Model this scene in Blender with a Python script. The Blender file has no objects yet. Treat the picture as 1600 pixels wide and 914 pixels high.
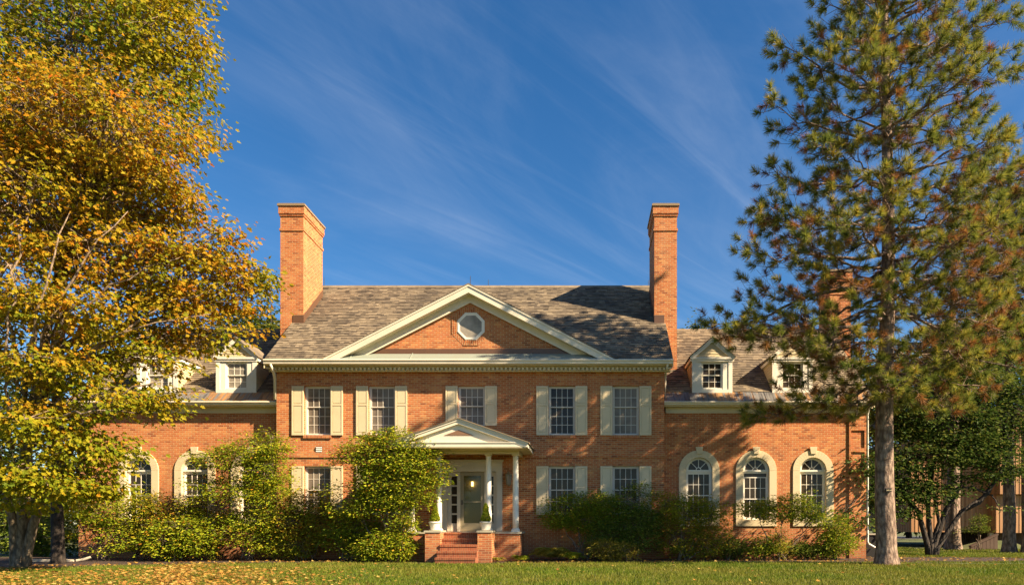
import bpy, math, random
import numpy as np
from mathutils import Vector, noise as mnoise

scene = bpy.context.scene
COL = scene.collection
R = math.radians
# ------------------------------------------------------------------ camera, sky, sun, exposure
EYE, FPX, VX, VY = 1.25, 1100.0, 913.0, 818.0      # eye height; focal length and principal point in photo pixels
cd = bpy.data.cameras.new('camera'); cam = bpy.data.objects.new('camera', cd); COL.objects.link(cam)
cam.location = (0, 0, EYE); cam.rotation_euler = (R(90), 0, 0)
cd.sensor_width = 36; cd.lens = FPX / 1600 * 36
cd.shift_x = (800 - VX) / 1600; cd.shift_y = (VY - 457) / 1600
cd.clip_end = 3000
scene.camera = cam

SUN = Vector((4.0, -1.75, 3.12)).normalized()
EL = math.asin(SUN.z); AZ = math.atan2(SUN.x, SUN.y)
w = bpy.data.worlds.new('World'); scene.world = w; w.use_nodes = True
wn, wl = w.node_tree.nodes, w.node_tree.links
bg = wn['Background']; bg.inputs[1].default_value = 0.069
sky = wn.new('ShaderNodeTexSky'); sky.sky_type = 'NISHITA'; sky.sun_disc = False
sky.sun_elevation = EL; sky.sun_rotation = AZ
sky.air_density = 1.0; sky.dust_density = 0.3; sky.ozone_density = 2.5
def wmath(op, a, b=None, c=None):
    n = wn.new('ShaderNodeMath'); n.operation = op
    for i, v in enumerate((a, b, c)):
        if v is None: continue
        if isinstance(v, (int, float)): n.inputs[i].default_value = v
        else: wl.new(v, n.inputs[i])
    return n.outputs[0]
hs = wn.new('ShaderNodeHueSaturation'); hs.inputs['Saturation'].default_value = 1.32; hs.inputs['Value'].default_value = 0.75
wl.new(sky.outputs[0], hs.inputs['Color'])
tint = wn.new('ShaderNodeMix'); tint.data_type = 'RGBA'; tint.blend_type = 'MULTIPLY'; tint.inputs[0].default_value = 1
wl.new(hs.outputs[0], tint.inputs[6]); tint.inputs[7].default_value = (0.92, 0.93, 0.97, 1)
# thin cirrus on a plane high above: stretched noise in the direction of the streaks
tc = wn.new('ShaderNodeTexCoord'); sp = wn.new('ShaderNodeSeparateXYZ'); wl.new(tc.outputs['Generated'], sp.inputs[0])
zz = wmath('MAXIMUM', wmath('ADD', sp.outputs[2], 0.08), 0.03)
cu, cv = wmath('DIVIDE', sp.outputs[0], zz), wmath('DIVIDE', sp.outputs[1], zz)
cb = wn.new('ShaderNodeCombineXYZ'); wl.new(cu, cb.inputs[0]); wl.new(cv, cb.inputs[1])
def cirrus(rot, sx, sy, sc, detail, dist, lo, hi, off):
    mp = wn.new('ShaderNodeMapping'); mp.inputs['Rotation'].default_value = (0, 0, R(rot)); mp.vector_type = 'TEXTURE'; mp.inputs['Scale'].default_value = (1 / sx, 1 / sy, 1)
    mp.inputs['Location'].default_value = off
    wl.new(cb.outputs[0], mp.inputs[0])
    nz = wn.new('ShaderNodeTexNoise'); nz.inputs['Scale'].default_value = sc; nz.inputs['Detail'].default_value = detail
    nz.inputs['Roughness'].default_value = 0.62; nz.inputs['Distortion'].default_value = dist
    wl.new(mp.outputs[0], nz.inputs['Vector'])
    mr = wn.new('ShaderNodeMapRange'); mr.interpolation_type = 'SMOOTHSTEP'
    mr.inputs[1].default_value = lo; mr.inputs[2].default_value = hi
    wl.new(nz.outputs[0], mr.inputs[0]); return mr.outputs[0]
c1 = cirrus(49, 0.45, 3.2, 1.5, 9, 0.8, 0.46, 0.80, (3.1, 1.7, 0))
c2 = cirrus(56, 0.8, 1.9, 0.9, 8, 1.2, 0.42, 0.78, (0.3, 5.2, 0))
c3 = cirrus(-30, 0.8, 1.1, 0.55, 4, 0.3, 0.40, 0.66, (7.7, 2.2, 0))      # where the veil lies at all
east = wn.new('ShaderNodeMapRange'); east.inputs[1].default_value = -1.2; east.inputs[2].default_value = 0.9
east.inputs[3].default_value = 0.30; east.inputs[4].default_value = 1.0; wl.new(cu, east.inputs[0])
veil = wmath('MULTIPLY', wmath('ADD', wmath('MULTIPLY', c1, 0.5), wmath('MULTIPLY', c2, 0.45)), wmath('MULTIPLY', wmath('ADD', wmath('MULTIPLY', c3, 0.8), 0.30), east.outputs[0]))
veil = wmath('MINIMUM', wmath('MULTIPLY', veil, 0.28), 0.40)
mx = wn.new('ShaderNodeMix'); mx.data_type = 'RGBA'; wl.new(veil, mx.inputs[0]); wl.new(tint.outputs[2], mx.inputs[6])
mx.inputs[7].default_value = (4.3, 4.6, 5.2, 1)
wl.new(mx.outputs[2], bg.inputs[0])

sd = bpy.data.lights.new('sun', 'SUN'); sun = bpy.data.objects.new('sun', sd); COL.objects.link(sun)
sd.energy = 5.0; sd.angle = R(0.5); sd.color = (1.0, 0.80, 0.55)
sun.rotation_euler = (-SUN).to_track_quat('-Z', 'Y').to_euler(); sun.location = (30, -10, 30)
vs = scene.view_settings
vs.view_transform = 'Standard'; vs.look = 'None'; vs.gamma = 1; vs.exposure = 1.60
try: vs.use_curve_mapping = False
except Exception: pass
scene.cycles.max_bounces = 6; scene.cycles.diffuse_bounces = 3; scene.cycles.transmission_bounces = 4
scene.cycles.glossy_bounces = 2; scene.cycles.caustics_reflective = False; scene.cycles.caustics_refractive = False
scene.cycles.use_denoising = True; scene.cycles.denoiser = 'OPENIMAGEDENOISE'

rng = np.random.default_rng(7); rnd = random.Random(5)
def px(x, y, d): return Vector(((x - VX) * d / FPX, d, EYE + (VY - y) * d / FPX))
def PX(x, d): return (x - VX) * d / FPX
def PZ(y, d): return EYE + (VY - y) * d / FPX

# ------------------------------------------------------------------ materials
def new_mat(name):
    m = bpy.data.materials.new(name); m.use_nodes = True
    return m, m.node_tree.nodes, m.node_tree.links, m.node_tree.nodes['Principled BSDF']
def ramp(n, stops, interp='LINEAR'):
    r = n.new('ShaderNodeValToRGB'); cr = r.color_ramp; cr.interpolation = interp
    while len(cr.elements) < len(stops): cr.elements.new(0.5)
    for e, (p, c) in zip(cr.elements, stops): e.position = p; e.color = (*c, 1)
    return r
def noise_tex(n, l, vec, scale, detail=4, rough=0.6, dist=0):
    t = n.new('ShaderNodeTexNoise'); t.inputs['Scale'].default_value = scale; t.inputs['Detail'].default_value = detail
    t.inputs['Roughness'].default_value = rough; t.inputs['Distortion'].default_value = dist
    if vec is not None: l.new(vec, t.inputs['Vector'])
    return t
def mixc(n, l, a, b, fac, mode='MIX'):
    m = n.new('ShaderNodeMix'); m.data_type = 'RGBA'; m.blend_type = mode
    for i, v in ((0, fac), (6, a), (7, b)):
        if isinstance(v, (int, float)): m.inputs[i].default_value = v
        elif isinstance(v, tuple): m.inputs[i].default_value = (*v, 1)
        else: l.new(v, m.inputs[i])
    return m.outputs[2]
def maprange(n, l, v, a, b, c, d):
    m = n.new('ShaderNodeMapRange'); m.inputs[1].default_value = a; m.inputs[2].default_value = b
    m.inputs[3].default_value = c; m.inputs[4].default_value = d; l.new(v, m.inputs[0]); return m.outputs[0]
def bump(n, l, bs, h, strength, dist=0.01):
    b = n.new('ShaderNodeBump'); b.inputs['Strength'].default_value = strength; b.inputs['Distance'].default_value = dist
    l.new(h, b.inputs['Height']); l.new(b.outputs[0], bs.inputs['Normal'])
def uvvec(n, l, rot=0):
    u = n.new('ShaderNodeUVMap'); u.uv_map = 'UVMap'
    if rot:
        mp = n.new('ShaderNodeMapping'); mp.inputs['Rotation'].default_value = (0, 0, rot); l.new(u.outputs[0], mp.inputs[0]); return mp.outputs[0]
    return u.outputs[0]
def worldpos(n): return n.new('ShaderNodeNewGeometry').outputs['Position']

def brick_mat(name, rot=0, w_=0.212, h_=0.072, deepen=0):
    m, n, l, b = new_mat(name)
    uv = uvvec(n, l, rot)
    t = n.new('ShaderNodeTexBrick'); l.new(uv, t.inputs['Vector'])
    t.inputs['Color1'].default_value = (0, 0, 0, 1); t.inputs['Color2'].default_value = (1, 1, 1, 1); t.inputs['Mortar'].default_value = (.5, .5, .5, 1)
    t.inputs['Scale'].default_value = 1; t.inputs['Mortar Size'].default_value = 0.0085; t.inputs['Mortar Smooth'].default_value = 0.3
    t.inputs['Bias'].default_value = 0; t.inputs['Brick Width'].default_value = w_; t.inputs['Row Height'].default_value = h_
    r = ramp(n, [(0, (.26, .066, .024)), (.15, (.43, .120, .034)), (.45, (.51, .168, .053)), (.7, (.46, .130, .044)), (.88, (.58, .245, .08)), (1, (.36, .105, .038))])
    l.new(t.outputs['Color'], r.inputs[0])
    nz = noise_tex(n, l, uv, 0.7, 5, 0.65); nz2 = noise_tex(n, l, uv, 55, 3, .7)
    c = mixc(n, l, r.outputs[0], (.20, .085, .05), maprange(n, l, nz.outputs[0], .5, .75, 0, .35))
    c = mixc(n, l, c, (.55, .36, .22), maprange(n, l, nz2.outputs[0], .55, .8, 0, .22))
    wp = worldpos(n); sx = n.new('ShaderNodeSeparateXYZ'); l.new(wp, sx.inputs[0])
    ms_ = n.new('ShaderNodeMapping'); ms_.inputs['Scale'].default_value = (2.6, .22, 1); l.new(uv, ms_.inputs[0])
    stn = noise_tex(n, l, ms_.outputs[0], 1, 5, .6)
    c = mixc(n, l, c, (.17, .075, .045), maprange(n, l, stn.outputs[0], .52, .72, 0, .38))
    c = mixc(n, l, c, (.60, .36, .20), maprange(n, l, stn.outputs[0], .46, .28, 0, .22))
    mort = mixc(n, l, (.56, .41, .22), (.42, .29, .15), noise_tex(n, l, uv, 3, 3).outputs[0])
    c = mixc(n, l, c, mort, t.outputs['Fac'])
    # rain splash and grime low on the wall
    gn = noise_tex(n, l, uv, 2.2, 5); gz = n.new('ShaderNodeMath'); gz.operation = 'ADD'; l.new(sx.outputs[2], gz.inputs[0])
    gm = n.new('ShaderNodeMath'); gm.operation = 'MULTIPLY'; l.new(gn.outputs[0], gm.inputs[0]); gm.inputs[1].default_value = -0.9; l.new(gm.outputs[0], gz.inputs[1])
    c = mixc(n, l, c, (.13, .075, .05), maprange(n, l, gz.outputs[0], -.35, .35, .45, 0))
    if deepen: c = mixc(n, l, c, (.20, .055, .030), deepen)          # steps: whole brick mixed evenly towards a darker red
    l.new(c, b.inputs['Base Color']); b.inputs['Roughness'].default_value = .88; b.inputs['Specular IOR Level'].default_value = .25
    inv = n.new('ShaderNodeMath'); inv.operation = 'SUBTRACT'; inv.inputs[0].default_value = 1; l.new(t.outputs['Fac'], inv.inputs[1])
    hh = n.new('ShaderNodeMath'); hh.operation = 'ADD'; l.new(inv.outputs[0], hh.inputs[0])
    h2 = n.new('ShaderNodeMath'); h2.operation = 'MULTIPLY'; l.new(nz2.outputs[0], h2.inputs[0]); h2.inputs[1].default_value = .5; l.new(h2.outputs[0], hh.inputs[1])
    bump(n, l, b, hh.outputs[0], .7, .008)
    return m
BRICK = brick_mat('brick'); SOLDIER = brick_mat('brick_soldier', R(90), .25, .072); STEPB = brick_mat('step_brick', R(90), .25, .072, .55)

def paint(name, col, rough=.55, dirt=.25, dcol=(.22, .17, .10), sc=1.6):
    m, n, l, b = new_mat(name); p = worldpos(n)
    nz = noise_tex(n, l, p, sc, 6, .7); n2 = noise_tex(n, l, p, 22, 3)
    c = mixc(n, l, col, dcol, maprange(n, l, nz.outputs[0], .48, .82, 0, dirt))
    c = mixc(n, l, c, tuple(x * .82 for x in col), maprange(n, l, n2.outputs[0], .5, .75, 0, .5))
    l.new(c, b.inputs['Base Color']); b.inputs['Roughness'].default_value = rough
    bump(n, l, b, n2.outputs[0], .12, .003); return m
TRIM = paint('trim_paint', (.74, .66, .50)); CORN = paint('cornice_paint', (.66, .55, .33), dirt=.3)
WHITE = paint('white_paint', (.80, .74, .62), .45, .15); SASH = paint('sash_paint', (.62, .57, .48), .5, .15)
SHUT = paint('shutter_paint', (.66, .54, .33), .5, .18); STONE = paint('limestone', (.64, .52, .32), .85, .3, (.30, .24, .15), 2.5)
CLAP = paint('clapboard_paint', (.56, .45, .26), .6, .3); DOORC = paint('door_surround_paint', (.60, .52, .40), .5, .2)
CAP = paint('bluestone', (.42, .38, .27), .8, .4); COPPER = paint('brown_copper', (.13, .065, .035), .45, .4, (.05, .04, .035))
LEAD = paint('patina_metal', (.25, .28, .23), .5, .5, (.26, .24, .17)); STEELC = paint('dark_metal', (.045, .045, .05), .5, .2)
STORM = paint('storm_door_paint', (.30, .25, .15), .5, .35); POTM = paint('pot_glaze', (.78, .72, .60), .5, .25)
SOIL = paint('soil', (.04, .025, .015), .95, .2); TAN = paint('porch_ceiling_paint', (.45, .36, .22), .7, .2)
CONC = paint('concrete', (.40, .36, .28), .9, .4); PANELB = paint('panel_brown', (.20, .11, .06), .8, .3)
LOUV = paint('louvre_white', (.75, .72, .66)); ASPH = paint('asphalt', (.055, .053, .058), .9, .3); DARK = paint('dark_void', (.012, .011, .010), .9, 0)
BRASS = paint('aged_brass', (.25, .19, .10), .4, .3)

def shake_mat():
    m, n, l, b = new_mat('cedar_shake'); g = n.new('ShaderNodeNewGeometry')
    r = ramp(n, [(0, (.045, .035, .025)), (.2, (.13, .10, .068)), (.5, (.21, .163, .106)), (.8, (.30, .235, .152)), (1, (.42, .34, .23))])
    mq = n.new('ShaderNodeMapping'); mq.inputs['Scale'].default_value = (1.3, 4, 4); l.new(g.outputs['Position'], mq.inputs[0])
    st_ = noise_tex(n, l, mq.outputs[0], 1.6, 4, .65)
    av = n.new('ShaderNodeMath'); av.operation = 'MULTIPLY_ADD'; l.new(g.outputs['Random Per Island'], av.inputs[0]); av.inputs[1].default_value = .66; l.new(maprange(n, l, st_.outputs[0], .28, .72, 0, .30), av.inputs[2])
    l.new(av.outputs[0], r.inputs[0])
    big = noise_tex(n, l, g.outputs['Position'], .8, 5, .65)
    mp = n.new('ShaderNodeMapping'); mp.inputs['Scale'].default_value = (40, 3, 3); l.new(g.outputs['Position'], mp.inputs[0])
    gr = noise_tex(n, l, mp.outputs[0], 1, 4)
    c = mixc(n, l, r.outputs[0], (.06, .048, .036), maprange(n, l, big.outputs[0], .46, .68, 0, .75))
    c = mixc(n, l, c, (.10, .07, .045), maprange(n, l, gr.outputs[0], .5, .75, 0, .5))
    l.new(c, b.inputs['Base Color']); b.inputs['Roughness'].default_value = .9
    bump(n, l, b, gr.outputs[0], .4, .01); return m
SHAKE = shake_mat()
def band_mat():
    m, n, l, b = new_mat('tarnished_copper'); g = worldpos(n)
    mp = n.new('ShaderNodeMapping'); mp.inputs['Scale'].default_value = (7, .35, .35); l.new(g, mp.inputs[0])
    a = noise_tex(n, l, mp.outputs[0], 1, 4, .7); a2 = noise_tex(n, l, g, .7, 2)
    r = ramp(n, [(.3, (.075, .07, .068)), (.45, (.20, .19, .175)), (.52, (.22, .12, .055)), (.62, (.42, .22, .08)), (.75, (.16, .13, .11))])
    s = n.new('ShaderNodeMath'); s.operation = 'ADD'; l.new(a.outputs[0], s.inputs[0]); l.new(maprange(n, l, a2.outputs[0], .3, .7, -.16, .16), s.inputs[1])
    l.new(s.outputs[0], r.inputs[0]); l.new(r.outputs[0], b.inputs['Base Color']); b.inputs['Roughness'].default_value = .55; b.inputs['Metallic'].default_value = .2
    return m
BAND = band_mat()
def glass_mat(name, col, rough, spec=.5):
    m, n, l, b = new_mat(name); p = worldpos(n)
    a = noise_tex(n, l, p, 1.3, 3); a2 = noise_tex(n, l, p, 7, 4, .7)
    c = mixc(n, l, col, tuple(x * .45 for x in col), maprange(n, l, a.outputs[0], .42, .62, 0, .8))
    l.new(c, b.inputs['Base Color']); b.inputs['Roughness'].default_value = rough; b.inputs['Specular IOR Level'].default_value = spec
    bump(n, l, b, a.outputs[0], .05, .01); return m
GLASS = glass_mat('window_glass', (.050, .038, .026), .06, .22); SCREEN = glass_mat('screened_glass', (.21, .175, .135), .3, .25)
BLIND = glass_mat('blind_glass', (.40, .35, .28), .4, .25)
def clear_glass():
    m, n, l, b = new_mat('door_glass'); o = n['Material Output']
    t = n.new('ShaderNodeBsdfTransparent'); t.inputs[0].default_value = (.75, .76, .66, 1); gl = n.new('ShaderNodeBsdfGlossy'); gl.inputs['Roughness'].default_value = .02
    ms = n.new('ShaderNodeMixShader'); ms.inputs[0].default_value = .03; l.new(t.outputs[0], ms.inputs[1]); l.new(gl.outputs[0], ms.inputs[2]); l.new(ms.outputs[0], o.inputs[0]); return m
DGLASS = clear_glass()
def bulb_mat():
    m, n, l, b = new_mat('lamp_glow'); b.inputs['Emission Color'].default_value = (1, .62, .22, 1); b.inputs['Emission Strength'].default_value = 5; return m
BULB = bulb_mat()
def bark_mat(name, c0, c1, sc, zs, bstr=.8):
    m, n, l, b = new_mat(name); g = worldpos(n)
    mp = n.new('ShaderNodeMapping'); mp.inputs['Scale'].default_value = (1, 1, zs); l.new(g, mp.inputs[0])
    v = n.new('ShaderNodeTexVoronoi'); v.inputs['Scale'].default_value = sc; l.new(mp.outputs[0], v.inputs['Vector'])
    nz = noise_tex(n, l, mp.outputs[0], sc * 1.7, 6, .7, .5)
    c = mixc(n, l, c0, c1, maprange(n, l, nz.outputs[0], .35, .65, 0, 1))
    c = mixc(n, l, c, tuple(x * .35 for x in c0), maprange(n, l, v.outputs['Distance'], .38, .75, 0, .75))
    l.new(c, b.inputs['Base Color']); b.inputs['Roughness'].default_value = .92
    ad = n.new('ShaderNodeMath'); ad.operation = 'SUBTRACT'; l.new(nz.outputs[0], ad.inputs[0]); l.new(v.outputs['Distance'], ad.inputs[1])
    bump(n, l, b, ad.outputs[0], bstr, .03); return m
PBARK = bark_mat('pine_bark', (.17, .10, .065), (.37, .275, .20), 10, .42, 1.0); MBARK = bark_mat('maple_bark', (.12, .085, .050), (.27, .205, .13), 12, .4, .5)
DBARK = bark_mat('dark_shaded_bark', (.030, .022, .016), (.065, .048, .035), 14, .4); TWIG = bark_mat('twig_bark', (.16, .11, .07), (.34, .25, .17), 20, .6, .2)  # shade on the rear trunks is put into the dark bark colour

def leaf_mat(name, stops, trans=.4, patch=None, pscale=.5, rough=.5, zlow=None):
    m, n, l, b = new_mat(name); o = n['Material Output']; g = n.new('ShaderNodeNewGeometry')
    r = ramp(n, stops); l.new(g.outputs['Random Per Island'], r.inputs[0]); c = r.outputs[0]
    if patch:
        nz = noise_tex(n, l, g.outputs['Position'], pscale, 3, .6)
        r2 = ramp(n, patch); l.new(g.outputs['Random Per Island'], r2.inputs[0])
        fac = nz.outputs[0]
        if zlow:                                    # this tree is greener low down and at the very top
            sz = n.new('ShaderNodeSeparateXYZ'); l.new(g.outputs['Position'], sz.inputs[0]); a_ = n.new('ShaderNodeMath'); a_.operation = 'ADD'
            l.new(fac, a_.inputs[0]); l.new(maprange(n, l, sz.outputs[2], zlow[0], zlow[1], .20, -.06), a_.inputs[1]); fac = a_.outputs[0]
        c = mixc(n, l, c, r2.outputs[0], maprange(n, l, fac, .40, .62, 0, 1))
    l.new(c, b.inputs['Base Color']); b.inputs['Roughness'].default_value = rough; b.inputs['Specular IOR Level'].default_value = .07
    t = n.new('ShaderNodeBsdfTranslucent'); l.new(c, t.inputs[0])
    ms = n.new('ShaderNodeMixShader'); ms.inputs[0].default_value = trans
    l.new(b.outputs[0], ms.inputs[1]); l.new(t.outputs[0], ms.inputs[2]); l.new(ms.outputs[0], o.inputs[0]); return m

# ------------------------------------------------------------------ mesh helpers
class MB:
    def __init__(s): s.v, s.f, s.m = [], [], []
    def face(s, pts, mi=0):
        i = len(s.v); s.v.extend([tuple(p) for p in pts]); s.f.append(tuple(range(i, i + len(pts)))); s.m.append(mi); return s
    def box(s, x0, x1, y0, y1, z0, z1, mi=0):
        if x0 > x1: x0, x1 = x1, x0
        i = len(s.v)
        s.v += [(x0, y0, z0), (x1, y0, z0), (x1, y1, z0), (x0, y1, z0), (x0, y0, z1), (x1, y0, z1), (x1, y1, z1), (x0, y1, z1)]
        for f in ((0, 3, 2, 1), (4, 5, 6, 7), (0, 1, 5, 4), (1, 2, 6, 5), (2, 3, 7, 6), (3, 0, 4, 7)): s.f.append(tuple(i + k for k in f)); s.m.append(mi)
        return s
    def prism(s, poly, axis, a, b, mi=0):
        """polygon of (p,q): axis 'y' -> (x,z) along y ; 'x' -> (y,z) along x ; 'z' -> (x,y) along z"""
        def P(p, q, t): return (p, t, q) if axis == 'y' else ((t, p, q) if axis == 'x' else (p, q, t))
        n = len(poly); i = len(s.v)
        s.v += [P(p, q, a) for p, q in poly] + [P(p, q, b) for p, q in poly]
        area = sum(poly[k][0] * poly[(k + 1) % n][1] - poly[(k + 1) % n][0] * poly[k][1] for k in range(n))
        fl = (area > 0) ^ (axis == 'y') ^ (a > b)
        A, B = tuple(range(i, i + n)), tuple(range(i + n, i + 2 * n))
        s.f += [A[::-1] if fl else A, B if fl else B[::-1]]; s.m += [mi, mi]
        for k in range(n):
            q = (A[k], A[(k + 1) % n], B[(k + 1) % n], B[k]); s.f.append(q if fl else q[::-1]); s.m.append(mi)
        return s
    def tube(s, pts, rad, sides=8, mi=0, cap=True):
        pts = [Vector(p) for p in pts]; n = len(pts); i = len(s.v)
        ref = Vector((0, 0, 1)) if abs((pts[-1] - pts[0]).normalized().z) < .9 else Vector((0, 1, 0))
        for k, p in enumerate(pts):
            d = (pts[min(k + 1, n - 1)] - pts[max(k - 1, 0)]).normalized()
            u = d.cross(ref).normalized(); v = u.cross(d)
            rr = rad[k] if hasattr(rad, '__len__') else rad
            for j in range(sides):
                a = 2 * math.pi * j / sides; s.v.append(tuple(p + (u * math.cos(a) + v * math.sin(a)) * rr))
        for k in range(n - 1):
            for j in range(sides):
                a = i + k * sides + j; b_ = i + k * sides + (j + 1) % sides
                s.f.append((a, b_, b_ + sides, a + sides)); s.m.append(mi)
        if cap:
            s.f.append(tuple(i + j for j in range(sides))[::-1]); s.m.append(mi)
            s.f.append(tuple(i + (n - 1) * sides + j for j in range(sides))); s.m.append(mi)
        return s
    def lathe(s, cx, cy, prof, seg=24, mi=0):
        i = len(s.v); n = len(prof)
        for r, z in prof:
            for j in range(seg): a = 2 * math.pi * j / seg; s.v.append((cx + r * math.cos(a), cy + r * math.sin(a), z))
        for k in range(n - 1):
            for j in range(seg):
                a = i + k * seg + j; b_ = i + k * seg + (j + 1) % seg; s.f.append((a, b_, b_ + seg, a + seg)); s.m.append(mi)
        s.f.append(tuple(i + j for j in range(seg))[::-1]); s.m.append(mi)
        s.f.append(tuple(i + (n - 1) * seg + j for j in range(seg))); s.m.append(mi)
        return s
    def build(s, name, mats, parent=None, smooth=False, loc=None, bevel=0):
        if not isinstance(mats, (list, tuple)): mats = [mats]
        base = Vector(loc) if loc is not None else (world_of(parent) if parent else Vector((0, 0, 0)))
        me = bpy.data.meshes.new(name); me.from_pydata([tuple(Vector(p) - base) for p in s.v], [], s.f)
        for m in mats: me.materials.append(m)
        if len(mats) > 1: me.polygons.foreach_set('material_index', s.m)
        uv = me.uv_layers.new(name='UVMap'); me.update()
        nv = np.array(s.v); out = np.zeros((len(me.loops), 2))
        for p in me.polygons:
            nx, ny, nz = abs(p.normal.x), abs(p.normal.y), abs(p.normal.z)
            ix = (0, 1) if nz > .8 else ((0, 2) if ny >= nx else (1, 2))
            for li in p.loop_indices:
                c = nv[me.loops[li].vertex_index]; out[li] = (c[ix[0]], c[ix[1]])
        uv.data.foreach_set('uv', out.ravel())
        if smooth: me.polygons.foreach_set('use_smooth', [True] * len(me.polygons))
        o = bpy.data.objects.new(name, me); COL.objects.link(o)
        if parent: o.parent = parent; o.location = base - world_of(parent)
        else: o.location = base
        if bevel:
            md = o.modifiers.new('bevel', 'BEVEL'); md.width = bevel; md.segments = 2; md.limit_method = 'ANGLE'
        return o
def world_of(o):
    v = Vector((0, 0, 0))
    while o: v += o.location; o = o.parent
    return v
def tag(o, label, cat, group=None, kind=None):
    if label: o['label'] = label
    if cat: o['category'] = cat
    if group: o['group'] = group
    if kind: o['kind'] = kind
    return o
def thing(name, label, cat, loc, group=None):
    o = bpy.data.objects.new(name, None); COL.objects.link(o); o.location = loc; o.empty_display_size = .2
    return tag(o, label, cat, group)
def structure(name, mb, mat): o = mb.build(name, mat); o['kind'] = 'structure'; return o
def np_mesh(name, verts, loops, psize, mat, parent=None, smooth=False):
    base = np.array(world_of(parent)) if parent else np.zeros(3)
    me = bpy.data.meshes.new(name); me.vertices.add(len(verts)); me.vertices.foreach_set('co', (verts - base).astype(np.float32).ravel())
    me.loops.add(len(loops)); me.loops.foreach_set('vertex_index', loops.astype(np.int32))
    st = np.concatenate([[0], np.cumsum(psize)[:-1]]).astype(np.int32)
    me.polygons.add(len(psize)); me.polygons.foreach_set('loop_start', st); me.polygons.foreach_set('loop_total', psize.astype(np.int32))
    me.materials.append(mat); me.update(calc_edges=True); me.validate()
    me.polygons.foreach_set('use_smooth', [bool(smooth)] * len(me.polygons))
    o = bpy.data.objects.new(name, me); COL.objects.link(o)
    if parent: o.parent = parent
    return o
def clip_poly(poly, zmin):
    out = []
    for k in range(len(poly)):
        a, b = poly[k], poly[(k + 1) % len(poly)]
        ia, ib = a[1] >= zmin, b[1] >= zmin
        if ia: out.append(a)
        if ia != ib: t = (zmin - a[1]) / (b[1] - a[1]); out.append((a[0] + t * (b[0] - a[0]), zmin))
    return out

def shakes(name, x0, x1, yz0, slope, smax, skip, parent, up=1, course=.145, wmin=.11, wmax=.27):
    """lapped cedar shakes on a slope that rises towards +y; each shake its own wedge"""
    V, L, P = [], [], []; r = random.Random(int(x0 * 100) + 3)
    cy, cz = 1 / math.hypot(1, slope), slope / math.hypot(1, slope); s = -.03; i = 0
    while s < smax:
        x = x0 - r.random() * .1
        while x < x1:
            ww = r.uniform(wmin, wmax); a, b = max(x, x0), min(x + ww - .003, x1); x += ww
            if b - a < .02: continue
            sb = s + r.uniform(-.006, .006); st = min(sb + course + .06, smax + .02); th = r.uniform(.032, .046); tl = r.uniform(-.002, .002)
            ym, zm = yz0[0] + cy * (s + .07), yz0[1] + cz * (s + .07)
            if skip((a + b) / 2, ym, zm): continue
            def q(xx, ss, h): return (xx, yz0[0] + cy * ss - cz * h, yz0[1] + cz * ss + cy * h)
            V += [q(a, sb, th + tl), q(b, sb, th - tl), q(b, st, .008), q(a, st, .008), q(a, sb, 0.0), q(b, sb, 0.0)]
            for f in ((0, 1, 2, 3), (4, 5, 1, 0), (4, 0, 3), (5, 2, 1)): L += [i + k for k in f]; P.append(len(f))
            i += 6
        s += course
    return np_mesh(name, np.array(V), np.array(L), np.array(P), SHAKE, parent)

# ------------------------------------------------------------------ the house
YW, YG = 25.0, 25.45                                   # front planes of main block and of wings
XL, XR, XC = -10.93, 2.84, -4.045
WL, WR = -18.28, 10.18
house = thing('brick_house', 'long red brick house with white pediment, columned porch and shuttered windows', 'house', (XC, 30, 0))
def hpart(mb, name, mats, **k): return mb.build(name, mats, house, **k)

def wall_grid(mb, x0, x1, z0, z1, y, holes, depth, mi=0):
    xs = sorted({x0, x1, *[h[0] for h in holes], *[h[1] for h in holes]}); zs = sorted({z0, z1, *[h[2] for h in holes], *[h[3] for h in holes]})
    for i in range(len(xs) - 1):
        for j in range(len(zs) - 1):
            cx, cz = (xs[i] + xs[i + 1]) / 2, (zs[j] + zs[j + 1]) / 2
            if any(h[0] < cx < h[1] and h[2] < cz < h[3] for h in holes): continue
            mb.face([(xs[i], y, zs[j]), (xs[i + 1], y, zs[j]), (xs[i + 1], y, zs[j + 1]), (xs[i], y, zs[j + 1])], mi)
    for a, b, c, d in holes:
        y2 = y + depth
        mb.face([(a, y, c), (a, y, d), (a, y2, d), (a, y2, c)], mi); mb.face([(b, y, d), (b, y, c), (b, y2, c), (b, y2, d)], mi)
        mb.face([(a, y, d), (b, y, d), (b, y2, d), (a, y2, d)], mi); mb.face([(b, y, c), (a, y, c), (a, y2, c), (b, y2, c)], mi)
UP = [(-9.945, -8.995, 4.39, 6.15), (-7.665, -6.715, 4.39, 6.15), (-4.49, -3.53, 4.70, 6.15), (-1.272, -.322, 4.39, 6.15), (1.0, 1.95, 4.39, 6.15)]
LO = [(-9.945, -8.995, 1.58, 3.30), (-7.665, -6.715, 1.58, 3.30), (-1.272, -.322, 1.58, 3.30), (1.0, 1.95, 1.58, 3.30)]
DXC = -3.99
DOOR = (DXC - 1.08, DXC + 1.08, .985, 3.52)
mb = MB()
wall_grid(mb, XL, XR, 0, 6.66, YW, UP + LO + [DOOR], .22)
for X in (XL, XR):
    pts = [(X, YW, 0), (X, YW, 6.66), (X, 29.7, 10.9), (X, 34.4, 6.66), (X, 34.4, 0)]
    mb.face(pts if X == XL else pts[::-1])
mb.face([(XR, 34.4, 0), (XL, 34.4, 0), (XL, 34.4, 6.66), (XR, 34.4, 6.66)])
hpart(mb, 'main_wall', BRICK)
# string course between the storeys and window head courses
mb = MB().box(XL - .02, XR + .02, YW - .035, YW + .02, 3.60, 3.80); hpart(mb, 'string_course', BRICK)
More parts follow.
